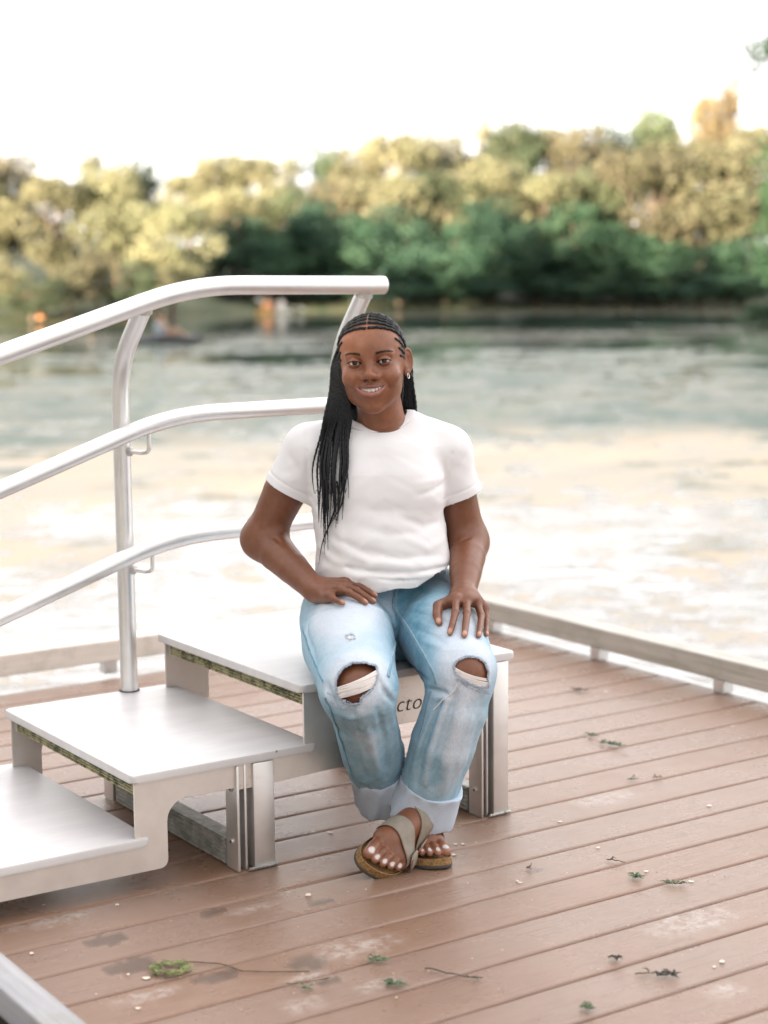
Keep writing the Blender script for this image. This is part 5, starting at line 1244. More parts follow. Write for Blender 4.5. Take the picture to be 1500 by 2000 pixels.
nk_f = nrm((nf - NB) - nk_n * ((nf - NB) @ nk_n)); nk_c = NK_C * .0 + (nf + NB) / 2; nk_c = np.array([NK_C[0], nk_c[1], nk_c[2]]); nk_b = np.linalg.norm(nf - NB) / 2; nk_s = np.cross(nk_n, nk_f)
def neck_test(V):
    q = V - nk_c; a = (q @ nk_s) / nk_r; b = (q @ nk_f) / nk_b; rr = np.sqrt(a * a + b * b); sd = (1.0 - rr) * nk_b
    dirs = -(np.outer(a / np.maximum(rr, 1e-6) , nk_s) + np.outer(b / np.maximum(rr, 1e-6), nk_f))
    return np.where((q @ nk_n > -.045), sd, -1.0), dirs
def hem(V):
    lim = .594 + .045 * np.clip((V[:, 0] - .07) / .10, 0, 1) ** 1.3 - .014 * np.exp(-((V[:, 0] - .0) / .07) ** 2) + .004 * np.sin(V[:, 0] * 70) + .012 * np.clip((V[:, 1] - 3.95) / .15, 0, 1)
    return lim - V[:, 2], np.array([0, 0, -1.0])
TV, TF = cut_open(TV, TF, [sleeve_plane(SL_R0, SL_R1, W(556, 953, 4.04), .085, (-.05, -.02, 0)), sleeve_plane(SL_L0, SL_L1, W(908, 966, 4.04), .072, (.06, .0, 0)), neck_test, hem])
TV, TF = compact(TV, TF); TN_ = vnormals(TV, TF)
for a_, b_, o_ in ((SL_R0, SL_R1, W(556, 953, 4.04)), (SL_L0, SL_L1, W(908, 966, 4.04))):      # stitched sleeve hems
    n_ = nrm(nrm(b_ - a_) + (np.array((-.05, -.02, 0)) if a_ is SL_R0 else np.array((.06, 0, 0)))); sd_ = (TV - o_) @ n_; nr_ = np.linalg.norm(TV - o_ - sd_[:, None] * n_, axis=1) < .08
    TV = TV - TN_ * (.0016 * np.exp(-((sd_ + .020) / .0022) ** 2) * nr_)[:, None] + TN_ * (.0010 * (sd_ > -.019) * nr_)[:, None]
q_ = TV.copy(); q_[:, 2] += .5 * np.abs(TV[:, 0])
TV = TV + TN_ * (.0010 * vnoise(q_ * np.array([.5, .5, 1]), 130, 41) + .0022 * (1 - 2.4 * np.abs(vnoise(q_ * np.array([.45, .5, 1]), 62, 43))) * np.clip((.86 - TV[:, 2]) / .12, .25, 1))[:, None]

person = empty('person', (0.02, 3.85, 0.0))
P0 = np.array([0.02, 3.85, 0.0])
tag(person, 'smiling person with long black braids, white t-shirt and ripped jeans sitting on the top step', 'person')
def pobj(name, V, F, mat, parent=None, **k): return mesh_obj(name, np.asarray(V) - P0, F, mat, parent or person, **k)
shirt = pobj('shirt', TV, TF, M['shirt'])
md = shirt.modifiers.new('thick', 'SOLIDIFY'); md.thickness = .0026; md.offset = -1
# ribbed collar
mb = MB(); ring = []
for a in np.linspace(0, 2 * math.pi, 73):
    p = nk_c + nk_s * nk_r * 1.03 * math.sin(a) + nk_f * nk_b * 1.03 * math.cos(a)
    ring.append(p)
def ring_mesh(path, w, up, th=.0022, n=10):
    P = np.array(path[:-1]); m_ = len(P); T = np.roll(P, -1, 0) - np.roll(P, 1, 0); T /= np.linalg.norm(T, axis=1)[:, None]; V = []
    for i in range(m_):
        o = nrm(P[i] - P.mean(0)); u_ = nrm(np.array(up[i]) if hasattr(up[0], '__len__') else up); 
        for j in range(n):
            a = 2 * math.pi * j / n; V.append(P[i] + u_ * math.sin(a) * w + o * math.cos(a) * th)
    F = [(i * n + j, i * n + (j + 1) % n, ((i + 1) % m_) * n + (j + 1) % n, ((i + 1) % m_) * n + j) for i in range(m_) for j in range(n)]
    return np.array(V), np.array(F)
cp_, cu_ = [], []
for p in ring[:-1]:
    o = nrm(p - nk_c); q = p
    for tt in np.arange(.06, -.12, -.001):
        if TS.at(p + nk_n * tt) < 0: q = p + nk_n * tt; break
    cp_.append(q + nk_n * .001)
    e = .004; g = nrm([TS.at(q + np.eye(3)[j] * e) - TS.at(q - np.eye(3)[j] * e) for j in range(3)]); t_ = np.cross(nk_n, o); cu_.append(nrm(np.cross(t_, g)) )
cp_ = np.array(cp_); 
for _ in range(3): cp_ = (np.roll(cp_, 1, 0) + 2 * cp_ + np.roll(cp_, -1, 0)) / 4
cp_ = list(cp_) + [cp_[0]]
V_, F_ = ring_mesh(cp_, .0100, cu_ , .0030); pobj('collar', V_, F_, M['shirt'], shirt); bpy.data.objects['collar'].location = (0, 0, 0)
# stitched hems of the sleeves
for a, b, o, r in ((SL_R0, SL_R1, W(556, 953, 4.04), .0555), (SL_L0, SL_L1, W(908, 966, 4.04), .0440)):
    pass

# ================================================================ jeans
def resample(P, step):
    P = np.asarray(P, float); d = np.r_[0, np.cumsum(np.linalg.norm(np.diff(P, axis=0), axis=1))]; n = max(int(d[-1] / step), 3); s_ = np.linspace(0, d[-1], n); return np.stack([np.interp(s_, d, P[:, k]) for k in range(3)], 1), s_, d[-1]
SEAMS = [([(775, 1200), (779, 1202), (792, 1218), (812, 1250), (832, 1285), (848, 1315), (853, 1338)], 1), ([(842, 1350), (834, 1385), (826, 1425), (820, 1445)], 1), ([(775, 1225), (770, 1262), (762, 1300), (757, 1325)], 1),
         ([(592, 1225), (602, 1262), (622, 1310), (634, 1335)], 0), ([(773, 1150), (771, 1170), (770, 1185), (776, 1200)], 1), ([(640, 1362), (655, 1410), (676, 1470), (690, 1520)], 0), ([(778, 1360), (788, 1400), (786, 1450)], 0)]
seam_pts = []
for pts, dbl in SEAMS:
    P = []
    for (x0, y0_), (x1, y1_) in zip(pts, pts[1:]):
        for u in np.linspace(0, 1, 9)[:-1]:
            p = JP.hit(x0 + (x1 - x0) * u, y0_ + (y1_ - y0_) * u)
            if p is not None: P.append(p)
    if len(P) > 3:
        P = np.array(P)
        for _ in range(4): P[1:-1] = (P[:-2] + 2 * P[1:-1] + P[2:]) / 4
        JS.fold(list(P[::4]) + [P[-1]], .0050, .0010); seam_pts.append((P, dbl))
JV, JF = JS.mesh(2); JN = vnormals(JV, JF)
rdg = lambda P, f_, s_: (1 - 2.2 * np.abs(vnoise(P, f_, s_))) 
shin_ = np.clip((.42 - JV[:, 2]) / .05, 0, 1); q_ = JV.copy(); q_[:, 0] += .30 * (JV[:, 2] - .3) * np.where(JV[:, 0] > .03, -1, .35)
JV = JV + JN * ((.0016 * shin_ * rdg(q_ * np.array([1, 1, .12]), 95, 51) + .0009 * (1 - shin_) * rdg(JV * np.array([.5, .5, 1]), 75, 52)) + .0004 * rdg(JV, 190, 53))[:, None]
JV = JV + JN * (.0006 * vnoise(JV, 55, 11) + .0006 * vnoise(JV, 150, 12))[:, None]
px_, py_, pd_ = project(JV)
def inpoly(px, py, poly):
    ins = np.zeros(len(px), bool); n = len(poly)
    for i in range(n):
        (x1, y1), (x2, y2) = poly[i], poly[(i + 1) % n]; c_ = (y1 > py) != (y2 > py)
        ins ^= c_ & (px < (x2 - x1) * (py - y1) / ((y2 - y1) + 1e-9) + x1)
    return ins
HOLE_R = [(656, 1338), (660, 1319), (672, 1304), (690, 1295), (715, 1295), (734, 1301), (738, 1315), (734, 1334), (722, 1350), (706, 1362), (702, 1374), (684, 1376), (667, 1369), (659, 1354)]
HOLE_L = [(887, 1300), (894, 1290), (912, 1282), (934, 1285), (948, 1296), (953, 1312), (953, 1341), (936, 1343), (916, 1334), (898, 1322), (888, 1311)]
NICK = [(676, 1243), (684, 1240), (692, 1242), (693, 1248), (685, 1250), (677, 1248)]
near_r = np.linalg.norm(JV - KN_R, axis=1) < .13; near_l = np.linalg.norm(JV - KN_L, axis=1) < .12
wob = 1.6 * vnoise(JV, 420, 21)
hole = (inpoly(px_ + wob, py_ + wob, HOLE_R) & near_r & (JV[:, 1] < KN_R[1] + .01)) | (inpoly(px_ + wob, py_ + wob, HOLE_L) & near_l & (JV[:, 1] < KN_L[1] + .015))
# leg ends
def below(V, K, A, cutat, rad):
    ax = nrm(A - K); sd = (V - A) @ ax; near = np.linalg.norm((V - A) - sd[:, None] * ax, axis=1) < rad; return near & (sd > cutat)
dR = np.abs(JR.at(JV)); dL = np.abs(JL.at(JV))
cutm = (below(JV, W(741, 1505, 3.838), W(750, 1562, 3.882), 0, .2) & (dR <= dL)) | (below(JV, W(841, 1540, 3.783), W(823, 1592, 3.801), 0, .2) & (dL < dR))
drop = hole[JF].sum(1) >= 2; drop |= cutm[JF].all(1)
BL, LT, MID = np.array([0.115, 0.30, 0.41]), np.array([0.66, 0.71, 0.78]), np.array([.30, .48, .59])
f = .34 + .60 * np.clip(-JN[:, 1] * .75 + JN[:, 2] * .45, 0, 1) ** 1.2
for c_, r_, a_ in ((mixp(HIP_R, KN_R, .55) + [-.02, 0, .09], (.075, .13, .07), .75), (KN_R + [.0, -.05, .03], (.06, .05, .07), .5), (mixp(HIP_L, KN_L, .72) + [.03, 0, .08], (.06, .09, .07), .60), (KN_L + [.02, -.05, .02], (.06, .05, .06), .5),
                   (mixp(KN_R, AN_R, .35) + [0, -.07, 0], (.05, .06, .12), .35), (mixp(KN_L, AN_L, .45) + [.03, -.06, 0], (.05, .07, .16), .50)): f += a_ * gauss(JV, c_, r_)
inner = (dL < dR) & (JV[:, 2] > .40); f -= .75 * inner * np.exp(-((px_ - 800) / 36) ** 2) * (py_ < 1345)  # inner left thigh: deeper dye, with some shade painted into the colour
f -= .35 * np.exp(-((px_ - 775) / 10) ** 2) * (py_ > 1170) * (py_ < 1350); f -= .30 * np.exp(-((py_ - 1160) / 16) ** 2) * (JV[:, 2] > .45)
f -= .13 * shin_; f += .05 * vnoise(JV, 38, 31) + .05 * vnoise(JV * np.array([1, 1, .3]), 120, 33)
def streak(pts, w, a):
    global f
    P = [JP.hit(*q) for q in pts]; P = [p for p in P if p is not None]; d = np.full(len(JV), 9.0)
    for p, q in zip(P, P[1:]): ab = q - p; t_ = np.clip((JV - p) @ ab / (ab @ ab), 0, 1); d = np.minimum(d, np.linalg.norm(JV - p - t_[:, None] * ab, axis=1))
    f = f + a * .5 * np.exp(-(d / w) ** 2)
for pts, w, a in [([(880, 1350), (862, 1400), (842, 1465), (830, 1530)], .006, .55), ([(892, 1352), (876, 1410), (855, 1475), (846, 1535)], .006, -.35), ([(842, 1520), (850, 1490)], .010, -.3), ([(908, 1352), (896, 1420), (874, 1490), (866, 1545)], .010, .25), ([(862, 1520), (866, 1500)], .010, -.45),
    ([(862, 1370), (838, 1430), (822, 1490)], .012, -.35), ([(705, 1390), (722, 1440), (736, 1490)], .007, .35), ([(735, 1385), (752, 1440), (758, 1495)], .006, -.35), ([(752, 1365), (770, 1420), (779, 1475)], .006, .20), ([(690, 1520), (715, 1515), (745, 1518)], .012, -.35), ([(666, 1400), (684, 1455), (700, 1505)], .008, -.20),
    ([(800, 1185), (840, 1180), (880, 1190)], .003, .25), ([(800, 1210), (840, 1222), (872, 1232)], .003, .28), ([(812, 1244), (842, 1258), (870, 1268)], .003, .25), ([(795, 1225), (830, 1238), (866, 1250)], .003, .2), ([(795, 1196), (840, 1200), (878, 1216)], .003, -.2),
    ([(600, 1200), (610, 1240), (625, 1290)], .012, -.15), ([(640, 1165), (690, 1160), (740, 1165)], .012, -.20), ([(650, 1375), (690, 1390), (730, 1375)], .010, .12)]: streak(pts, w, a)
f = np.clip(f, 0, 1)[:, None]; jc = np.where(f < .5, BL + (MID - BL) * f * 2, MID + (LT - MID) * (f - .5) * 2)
hd = np.full(len(JV), 99.0)
for poly in (HOLE_R, HOLE_L, NICK):
    for (x1, y1), (x2, y2) in zip(poly, poly[1:] + poly[:1]):
        dx, dy = x2 - x1, y2 - y1; t_ = np.clip(((px_ - x1) * dx + (py_ - y1) * dy) / (dx * dx + dy * dy), 0, 1); hd = np.minimum(hd, np.hypot(px_ - x1 - t_ * dx, py_ - y1 - t_ * dy))
m_ = (np.exp(-(hd / 4.5) ** 2) * .85 * (JV[:, 1] < 3.80))[:, None]; jc = jc * (1 - m_) + np.array([.68, .70, .72]) * m_
m_ = (inpoly(px_, py_, NICK) & (JN[:, 2] > -.2))[:, None] * .9; jc = jc * (1 - m_) + np.array([.80, .76, .73]) * m_
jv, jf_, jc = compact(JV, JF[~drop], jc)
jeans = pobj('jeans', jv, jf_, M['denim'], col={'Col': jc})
md = jeans.modifiers.new('thick', 'SOLIDIFY'); md.thickness = .0022; md.offset = -1
# ---- felled seams: slim ribbons lying on the denim
def grad(S_, p, e=.004): return nrm([S_.at(p + np.eye(3)[j] * e) - S_.at(p - np.eye(3)[j] * e) for j in range(3)])
for P, dbl in seam_pts:
    P = resample(P, .004)[0]; V, K = [], []; wd = .0042 if dbl else .0014
    for i, p in enumerate(P):
        p = JS.snap(p, 3, .0004); g = grad(JS, p); tn = nrm(P[min(i + 1, len(P) - 1)] - P[max(i - 1, 0)]); sd_ = np.cross(tn, g)
        for u, o, cc_ in ((-1.25, -.0012, .35), (-.95, .0006, .95), (-.75, .0009, 1.0), (-.45, .0006, .42), (0, .0010, .80), (.45, .0006, .42), (.75, .0009, 1.0), (.95, .0006, .95), (1.25, -.0012, .35)):
            V.append(JS.snap(p + sd_ * u * wd, 2, .0004) + g * (o + (.0016 if abs(u) < 1.2 else -.001))); K.append(MID * cc_ if dbl else BL * (.6 + cc_ * .4))
    V = np.array(V); n = 9; ii = np.arange(len(P) - 1)[:, None] * n + np.arange(n - 1)[None]
    pobj('seam', V, np.stack([ii, ii + 1, ii + 1 + n, ii + n], -1).reshape(-1, 4), M['denim'], jeans, col={'Col': np.array(K)}).location = (0, 0, 0)
# ---- frayed edges and white threads of the rips
def tubes(paths, rads, n=5, taper=True):
    Vs, Fs = [], []; off = 0
    for P, r in zip(paths, rads):
        P = np.asarray(P, float); m_ = len(P); T = np.gradient(P, axis=0); T /= np.linalg.norm(T, axis=1)[:, None] + 1e-12
        ref = np.array([0, 0, 1.0]) if abs(T[0][2]) < .8 else np.array([0, 1.0, 0]); U = np.cross(T, ref); U /= np.linalg.norm(U, axis=1)[:, None] + 1e-12; Wv = np.cross(T, U)
        rr = np.full(m_, r) if np.isscalar(r) else np.asarray(r); a = 2 * np.pi * np.arange(n) / n
        V = P[:, None] + rr[:, None, None] * (U[:, None] * np.cos(a)[None, :, None] + Wv[:, None] * np.sin(a)[None, :, None])
        i = np.arange(m_ - 1)[:, None] * n; j = np.arange(n)[None]; F = np.stack([i + j, i + (j + 1) % n, i + n + (j + 1) % n, i + n + j], -1).reshape(-1, 4) + off
        Vs.append(V.reshape(-1, 3)); Fs.append(F); off += m_ * n
    return np.concatenate(Vs), np.concatenate(Fs)
rf = np.random.default_rng(77); fray, frr, thr, thrr = [], [], [], []
def edge_fuzz(poly, n, lo=0.0):
    per = []; L_ = 0
    for (x1, y1), (x2, y2) in zip(poly, poly[1:] + poly[:1]): l = math.hypot(x2 - x1, y2 - y1); per.append((x1, y1, x2, y2, l)); L_ += l
    for x1, y1, x2, y2, l in per:
        for _ in range(int(n * l / L_)):
            t_ = rf.uniform(); x, y = x1 + (x2 - x1) * t_, y1 + (y2 - y1) * t_; p = JP.hit(x, y, lift=.0018)
            if p is None or p[1] > 3.80: continue
            a = rf.uniform(0, 6.28); ln = rf.uniform(.0012, .0042); q = JP.hit(x + math.cos(a) * ln * 900, y + math.sin(a) * ln * 900, lift=rf.uniform(.0014, .0034))
            if q is None or np.linalg.norm(q - p) > .02: q = p + [math.cos(a) * ln, -.002, -math.sin(a) * ln]
            fray.append([p, (p + q) / 2 + rf.normal(size=3) * .0009, q]); frr.append([.0006, .0006, .0004])
edge_fuzz(HOLE_R, 950); edge_fuzz(HOLE_L, 750); edge_fuzz([(636 + 0, 1352), (648, 1372), (662, 1380), (684, 1384), (700, 1378)], 160); edge_fuzz([(890, 1325), (912, 1340), (936, 1350), (955, 1352)], 160); edge_fuzz(NICK, 60)
def span(pl, pr, n, sag=.0, r=.0009, jit=1.5):
    for i in range(n):
        u = (i + .5) / n; a = (pl[0][0] + (pl[1][0] - pl[0][0]) * u, pl[0][1] + (pl[1][1] - pl[0][1]) * u + rf.uniform(-jit, jit)); b = (pr[0][0] + (pr[1][0] - pr[0][0]) * u, pr[0][1] + (pr[1][1] - pr[0][1]) * u + rf.uniform(-jit, jit)); P = []
        for t_ in np.linspace(0, 1, 10):
            x = a[0] + (b[0] - a[0]) * t_; y = a[1] + (b[1] - a[1]) * t_ + math.sin(math.pi * t_) * (sag + rf.uniform(-.5, .5)); p = JP.hit(x, y, lift=.0006 + rf.uniform(-.0006, .0012))
            if p is not None: P.append(p)
        if len(P) > 4:
            P = np.array(P); P[1:-1] = (P[:-2] + 2 * P[1:-1] + P[2:]) / 4; thr.append(P); thrr.append(r * rf.uniform(.7, 1.3))
span([(656, 1344), (660, 1364)], [(740, 1307), (736, 1337)], 34, 4, .0011)
span([(886, 1302), (890, 1322)], [(955, 1326), (955, 1343)], 26, 5, .0011)
P = [JP.hit(x, y, lift=.0040) for x, y in [(893, 1335), (889, 1345), (880, 1356), (866, 1366), (857, 1378), (849, 1386)]]; thr.append(np.array([p for p in P if p is not None])); thrr.append(.0013)
for side_ in (0, 1):
    pick = lambda L_, R_: tubes(*zip(*[(p, r) for p, r in zip(L_, R_) if (p[0][0] > .05) == bool(side_)]), 4)
    V_, F_ = pick(fray, frr); pobj('frayed_edge', V_, F_, M['cuff_cloth'], jeans).location = (0, 0, 0)
    V_, F_ = pick(thr, thrr); pobj('loose_threads', V_, F_, M['thread'], jeans).location = (0, 0, 0)
# ---- turned-up cuffs
def cuff(K, A, c0, c1, ra, rb, seam_ang, tilt, wseed, flare=1.05):
    ax = nrm(A - K); ax = nrm(ax + np.array(tilt)); side = nrm(np.cross(ax, [0, 1, 0])); fr = np.cross(side, ax); V, n, rows_ = [], 96, []
    prof = [(0.03, -.012), (.01, -.004), (.0, .0), (.008, .0016), (.03, .0024), (.10, .0028), (.30, .0022), (.55, .003), (.8, .0026), (.96, .0034), (.995, .0030), (1.004, .0012), (1.0, -.0008), (.95, -.0015), (.5, -.003)]
    c0, c1 = np.array(c0), np.array(c1)
    for v_, o in prof:
        for j in range(n):
            a = 2 * math.pi * j / n; k = 1 + (flare - 1) * v_ + .018 * math.sin(3 * a + wseed) * v_ + .014 * math.sin(7 * a + wseed * 2 + v_ * 2)
            wv = (.003 * math.sin(5 * a + wseed) + .002 * math.sin(9 * a + wseed * 3)) * (v_ > .9) + .0022 * math.sin(4 * a + wseed) * (v_ < .05); o = o + .0012 * math.sin(11 * a + wseed + 5 * v_) * (v_ > .05)
            V.append(c0 + (c1 - c0) * v_ + ax * wv + side * math.cos(a) * (ra * k + o) + fr * math.sin(a) * (rb * k + o))
    m_ = len(prof); i = np.arange(m_ - 1)[:, None] * n; j = np.arange(n)[None]; F = np.stack([i + j, i + (j + 1) % n, i + n + (j + 1) % n, i + n + j], -1).reshape(-1, 4)
    o = pobj('cuff', V, F, M['cuff_cloth'], jeans); o.location = (0, 0, 0)
    a = seam_ang; P = [c0 + (c1 - c0) * v_ + side * math.cos(a) * (ra * (1 + (flare - 1) * v_) + .0068) + fr * math.sin(a) * (rb * (1 + (flare - 1) * v_) + .0068) for v_ in (.0, .1, .3, .5, .7, .9, 1.0)]
    V_, F_ = tubes([P], [[.0035] * 7], 8); q = pobj('cuff_seam', V_, F_, M['seam_cloth'], o); q.location = (0, 0, 0)
    return o
CU_R0, CU_R1 = W(739, 1498, 3.832), W(750, 1562, 3.882); CU_L0, CU_L1 = W(844, 1531, 3.779), W(823, 1592, 3.801)
cuff(CU_R0, CU_R1, CU_R0, CU_R1, .0660, .066, 2.0, (0, 0, 0), 1.0, .93)
cuff(CU_L0, CU_L1, CU_L0, CU_L1, .0705, .068, 2.5, (0, 0, 0), 2.2, 1.0)

# ================================================================ body skin (after the parts it needs)
SV, SF_, SC = join(SK_PARTS)
body = pobj('body', SV, SF_, M['skin'], col={'Col': SC})

# ================================================================ eyes, teeth
def sphere(c, r, n=28):
    th = np.linspace(0, np.pi, n); ph = np.linspace(0, 2 * np.pi, 2 * n + 1)[:-1]; T_, Pp = np.meshgrid(th, ph, indexing='ij')
    D_ = np.stack([np.sin(T_) * np.cos(Pp), -np.cos(T_), np.sin(T_) * np.sin(Pp)], -1).reshape(-1, 3); m_ = 2 * n
    i = np.arange(n - 1)[:, None] * m_; j = np.arange(m_)[None]; F = np.stack([i + j, i + (j + 1) % m_, i + m_ + (j + 1) % m_, i + m_ + j], -1).reshape(-1, 4); return D_, F
for sx in (-1, 1):
    D_, F_ = sphere(0, 1); c = np.array((sx * 33, 10.8, 0)) * mm; cw = h2w(c)
    look = nrm((np.array([0.0, 0, CAM_H]) - cw)) @ HEAD_R; look = nrm(look)
    Y_ = look; X_ = nrm(np.cross(Y_, [0, 0, 1])); Z_ = np.cross(X_, Y_); Rm = np.stack([X_, Y_, Z_], 1)
    bulge = 1 + .045 * np.clip((-D_[:, 1] * -1 - .87) / .13, 0, 1)
    Dl = np.stack([D_[:, 0], -D_[:, 1], D_[:, 2]], 1)       # +y is the gaze
    ang = np.degrees(np.arccos(np.clip(Dl[:, 1], -1, 1))); col = np.tile([.70, .64, .61], (len(D_), 1))
    col = col * (.55 + .45 * np.clip((62 - ang) / 25, 0, 1))[:, None]; q_ = ang < 33; col[q_] = np.where((ang[q_] < 27)[:, None], (.014, .007, .004), (.006, .004, .003)); col[ang < 13] = (.002, .002, .002)
    Vw = h2w(c + (Dl * 12.3 * mm) @ Rm.T); pobj('eye', Vw, F_, M['eye'], body, col={'Col': col}).location = (0, 0, 0)
mb = MB(); xs_t = [4.3, 11.9, 18.6, 24.6]; ws = [8.2, 6.6, 6.4, 5.4]; hs = [8.6, 7.6, 7.9, 6.6]
for x, w, h in zip(xs_t, ws, hs):
    for sx in (-1, 1):
        y = -4.6 + x * x / 58.0; b_ = bmesh.new(); r = bmesh.ops.create_cube(b_, size=1.0); 
        bmesh.ops.bevel(b_, geom=list(b_.edges), offset=.28, segments=3, affect='EDGES', profile=.5)
        an = sx * -math.atan(2 * x / 62.0) * -1; 
        for v_ in b_.verts:
            q = np.array([v_.co.x * w * 1.03, v_.co.y * 4.5, v_.co.z * h * 1.12]); q[2] = q[2]; c_, s_ = math.cos(an), math.sin(an); q = np.array([q[0] * c_ - q[1] * s_, q[0] * s_ + q[1] * c_, q[2]]) + np.array([sx * x, y, -62.0 + MO[2] + 3.2 * (x / 33) ** 2 + .0012 * x * x - h * .30])
            v_.co = Vector(h2w(q * mm) - P0)
        tmp = bpy.data.meshes.new('t'); b_.to_mesh(tmp); b_.free(); mb.bm.from_mesh(tmp); bpy.data.meshes.remove(tmp)
mb.build('teeth', M['tooth'], body, smooth=60)
V_, F_ = tubes([[hp(x, 12 + x * x / 80, -59) for x in np.linspace(-30, 30, 9)]], [[.009] * 9], 10); simple('mouth_inside', (0.05, 0.015, 0.012), 0.5)
pobj('mouth_lining', V_, F_, M['mouth_inside'], body).location = (0, 0, 0)

# ================================================================ hair
def smooth_path(P, it=3):
    P = np.array(P, float)
    for _ in range(it): P[1:-1] = (P[:-2] + 2 * P[1:-1] + P[2:]) / 4
    return P
def spline(P, n=12):
    P = [np.array(p, float) for p in P]; P = [2 * P[0] - P[1]] + P + [2 * P[-1] - P[-2]]; o = []
    for i in range(1, len(P) - 2):
        for t_ in np.linspace(0, 1, n)[:-1]: o.append(.5 * ((2 * P[i]) + (-P[i - 1] + P[i + 1]) * t_ + (2 * P[i - 1] - 5 * P[i] + 4 * P[i + 1] - P[i + 2]) * t_ ** 2 + (-P[i - 1] + 3 * P[i] - 3 * P[i + 1] + P[i + 2]) * t_ ** 3))
    o.append(P[-2]); return np.array(o)
def braid(P, r, period=.0075, taper=None):
    """two interleaved strands of plump segments: reads as a three-strand plait"""
    Q, s_, Lg = resample(P, .0016); T = np.gradient(Q, axis=0); T /= np.linalg.norm(T, axis=1)[:, None] + 1e-12
    ref = nrm([.3, -1, .1]); U = np.cross(T, ref); U /= np.linalg.norm(U, axis=1)[:, None] + 1e-12; Wv = np.cross(T, U); k = np.ones(len(s_))
    if taper is not None: k = np.clip((Lg - s_) / taper, .12, 1) ** .7
    out = []
    for ph in (0, math.pi):
        a = 2 * math.pi * s_ / (period * 1.0) / 1 + ph
        c_ = Q + (U * np.sin(a / 2 + ph / 2)[:, None] * .34 + Wv * (np.sin(a)[:, None] * .22)) * r * k[:, None]
        out.append((c_, r * k * (.70 + .14 * np.cos(a))))
    return out
hp_paths, hp_r = [], []
def add_braid(P, r, **k):
    for c_, rr in braid(P, r, **k): hp_paths.append(c_); hp_r.append(rr)
rh = np.random.default_rng(12)
def snapH(p, off): return HS.snap(np.array(p) * mm, 5, off * mm)
row_ends = {-1: [], 1: []}
for sx in (-1, 1):
    base = [(2.5, 6, 82), (16, 8, 83), (32, 14, 80), (48, 26, 72), (60, 44, 60), (69, 62, 42), (73, 82, 24), (72, 100, 4), (67, 116, -14), (58, 128, -34)]
    for i in range(9):
        a = math.radians(i * 10.5); P = []
        for j, (x, y, z) in enumerate(base):
            q = np.array([x * sx, y - 80, z - 10.0]); u = j / (len(base) - 1); aa = a * (1 - u * .62)
            q = np.array([q[0] * (1 - .0 * i), q[1] * math.cos(aa) + q[2] * math.sin(aa), -q[1] * math.sin(aa) + q[2] * math.cos(aa)]) + [0, 80, 10]
            P.append(snapH(q, 1.6))
        P = smooth_path(spline(P, 6), 1); P = h2w(P); add_braid(P, .0039, period=.0088); row_ends[sx].append(P[-1])
    for k_, P0_ in enumerate([[(60, 30, 46), (66, 42, 38), (71, 58, 26), (73, 74, 14)], [(66, 36, 24), (70, 50, 17), (73, 66, 9), (74, 78, 6)], [(67, 40, 6), (71, 54, 2), (73.5, 66, -1)]]):
        P = h2w(smooth_path(spline([snapH((x * sx, y, z), 1.4) for x, y, z in P0_], 6), 1)); add_braid(P, .0026, period=.007, taper=.02)
# hanging braids
def chest(px, py, lift):
    p = SP.hit(px, py, lift=lift)
    return p if p is not None else W(px, py, 3.93)
nfr = 38
for i in range(nfr):
    u = (i + rh.uniform(-.3, .3)) / (nfr - 1); lay = rh.uniform(.004, .022); u = min(max(u, 0), 1)
    x0 = 652 + 18 * u; xm = 644 + 34 * u; x1 = 634 + 52 * u; x2 = 628 + 56 * u; x3 = 625 + 54 * u + rh.uniform(-5, 5); endy = 985 + rh.uniform(-45, 45) + (60 if .2 < u < .45 else 0); xe = 632 + 40 * u + rh.uniform(-7, 7)
    st = hp(-73.5 + 3 * rh.uniform(-1, 1), 66 + 36 * rh.uniform(0, 1), 22 - 40 * rh.uniform(0, 1)) if i % 3 else hp(-74.5, 60 + 20 * u, 30)
    pts = [st, W(x0 - 3, 712, 3.965 + .03 * (1 - u)), W(xm, 765, 3.962 + .02 * (1 - u)), W(x1, 812, 3.958)]
    for (xx, yy) in ((x2, 858), (x3, 915), (.5 * (x3 + xe), 960), (xe, endy)): pts.append(chest(xx, yy, lay if yy < 900 else lay * .8))
    add_braid(spline(pts, 9), .0031 * rh.uniform(.85, 1.1), taper=.12)
# the one long wisp reaching the waist
for pts in ([(650, 940), (657, 985), (648, 1020), (634, 1060), (627, 1104)], [(668, 930), (672, 975), (655, 1010), (644, 1032)], [(640, 950), (633, 985), (631, 1030)], [(660, 940), (664, 985), (662, 1022)], [(678, 900), (681, 940), (682, 972)], [(632, 930), (634, 975), (638, 1020)]):
    add_braid(spline([chest(x, y, .006) for x, y in pts], 9), .0024, taper=.12)
for i in range(13):                                           # behind the picture-right shoulder
    u = i / 12; st = hp(70 - 4 * u, 92 + 20 * u, 5 - 30 * u); xx = 788 + 20 * u + rh.uniform(-2, 2)
    add_braid(spline([st, W(790 + 14 * u, 735, 4.035), W(xx - 4 + 2 * u, 770, 4.055), W(xx, 800, 4.075), W(xx, 850, 4.13), W(xx - 5, 930, 4.175)], 9), .0034, taper=.08)
add_braid(spline([hp(72, 96, 12), W(803, 715, 4.035), W(805, 745, 4.045), W(810, 775, 4.055), W(812, 798, 4.07), W(812, 850, 4.12), W(808, 900, 4.17)], 9), .0036, taper=.08)
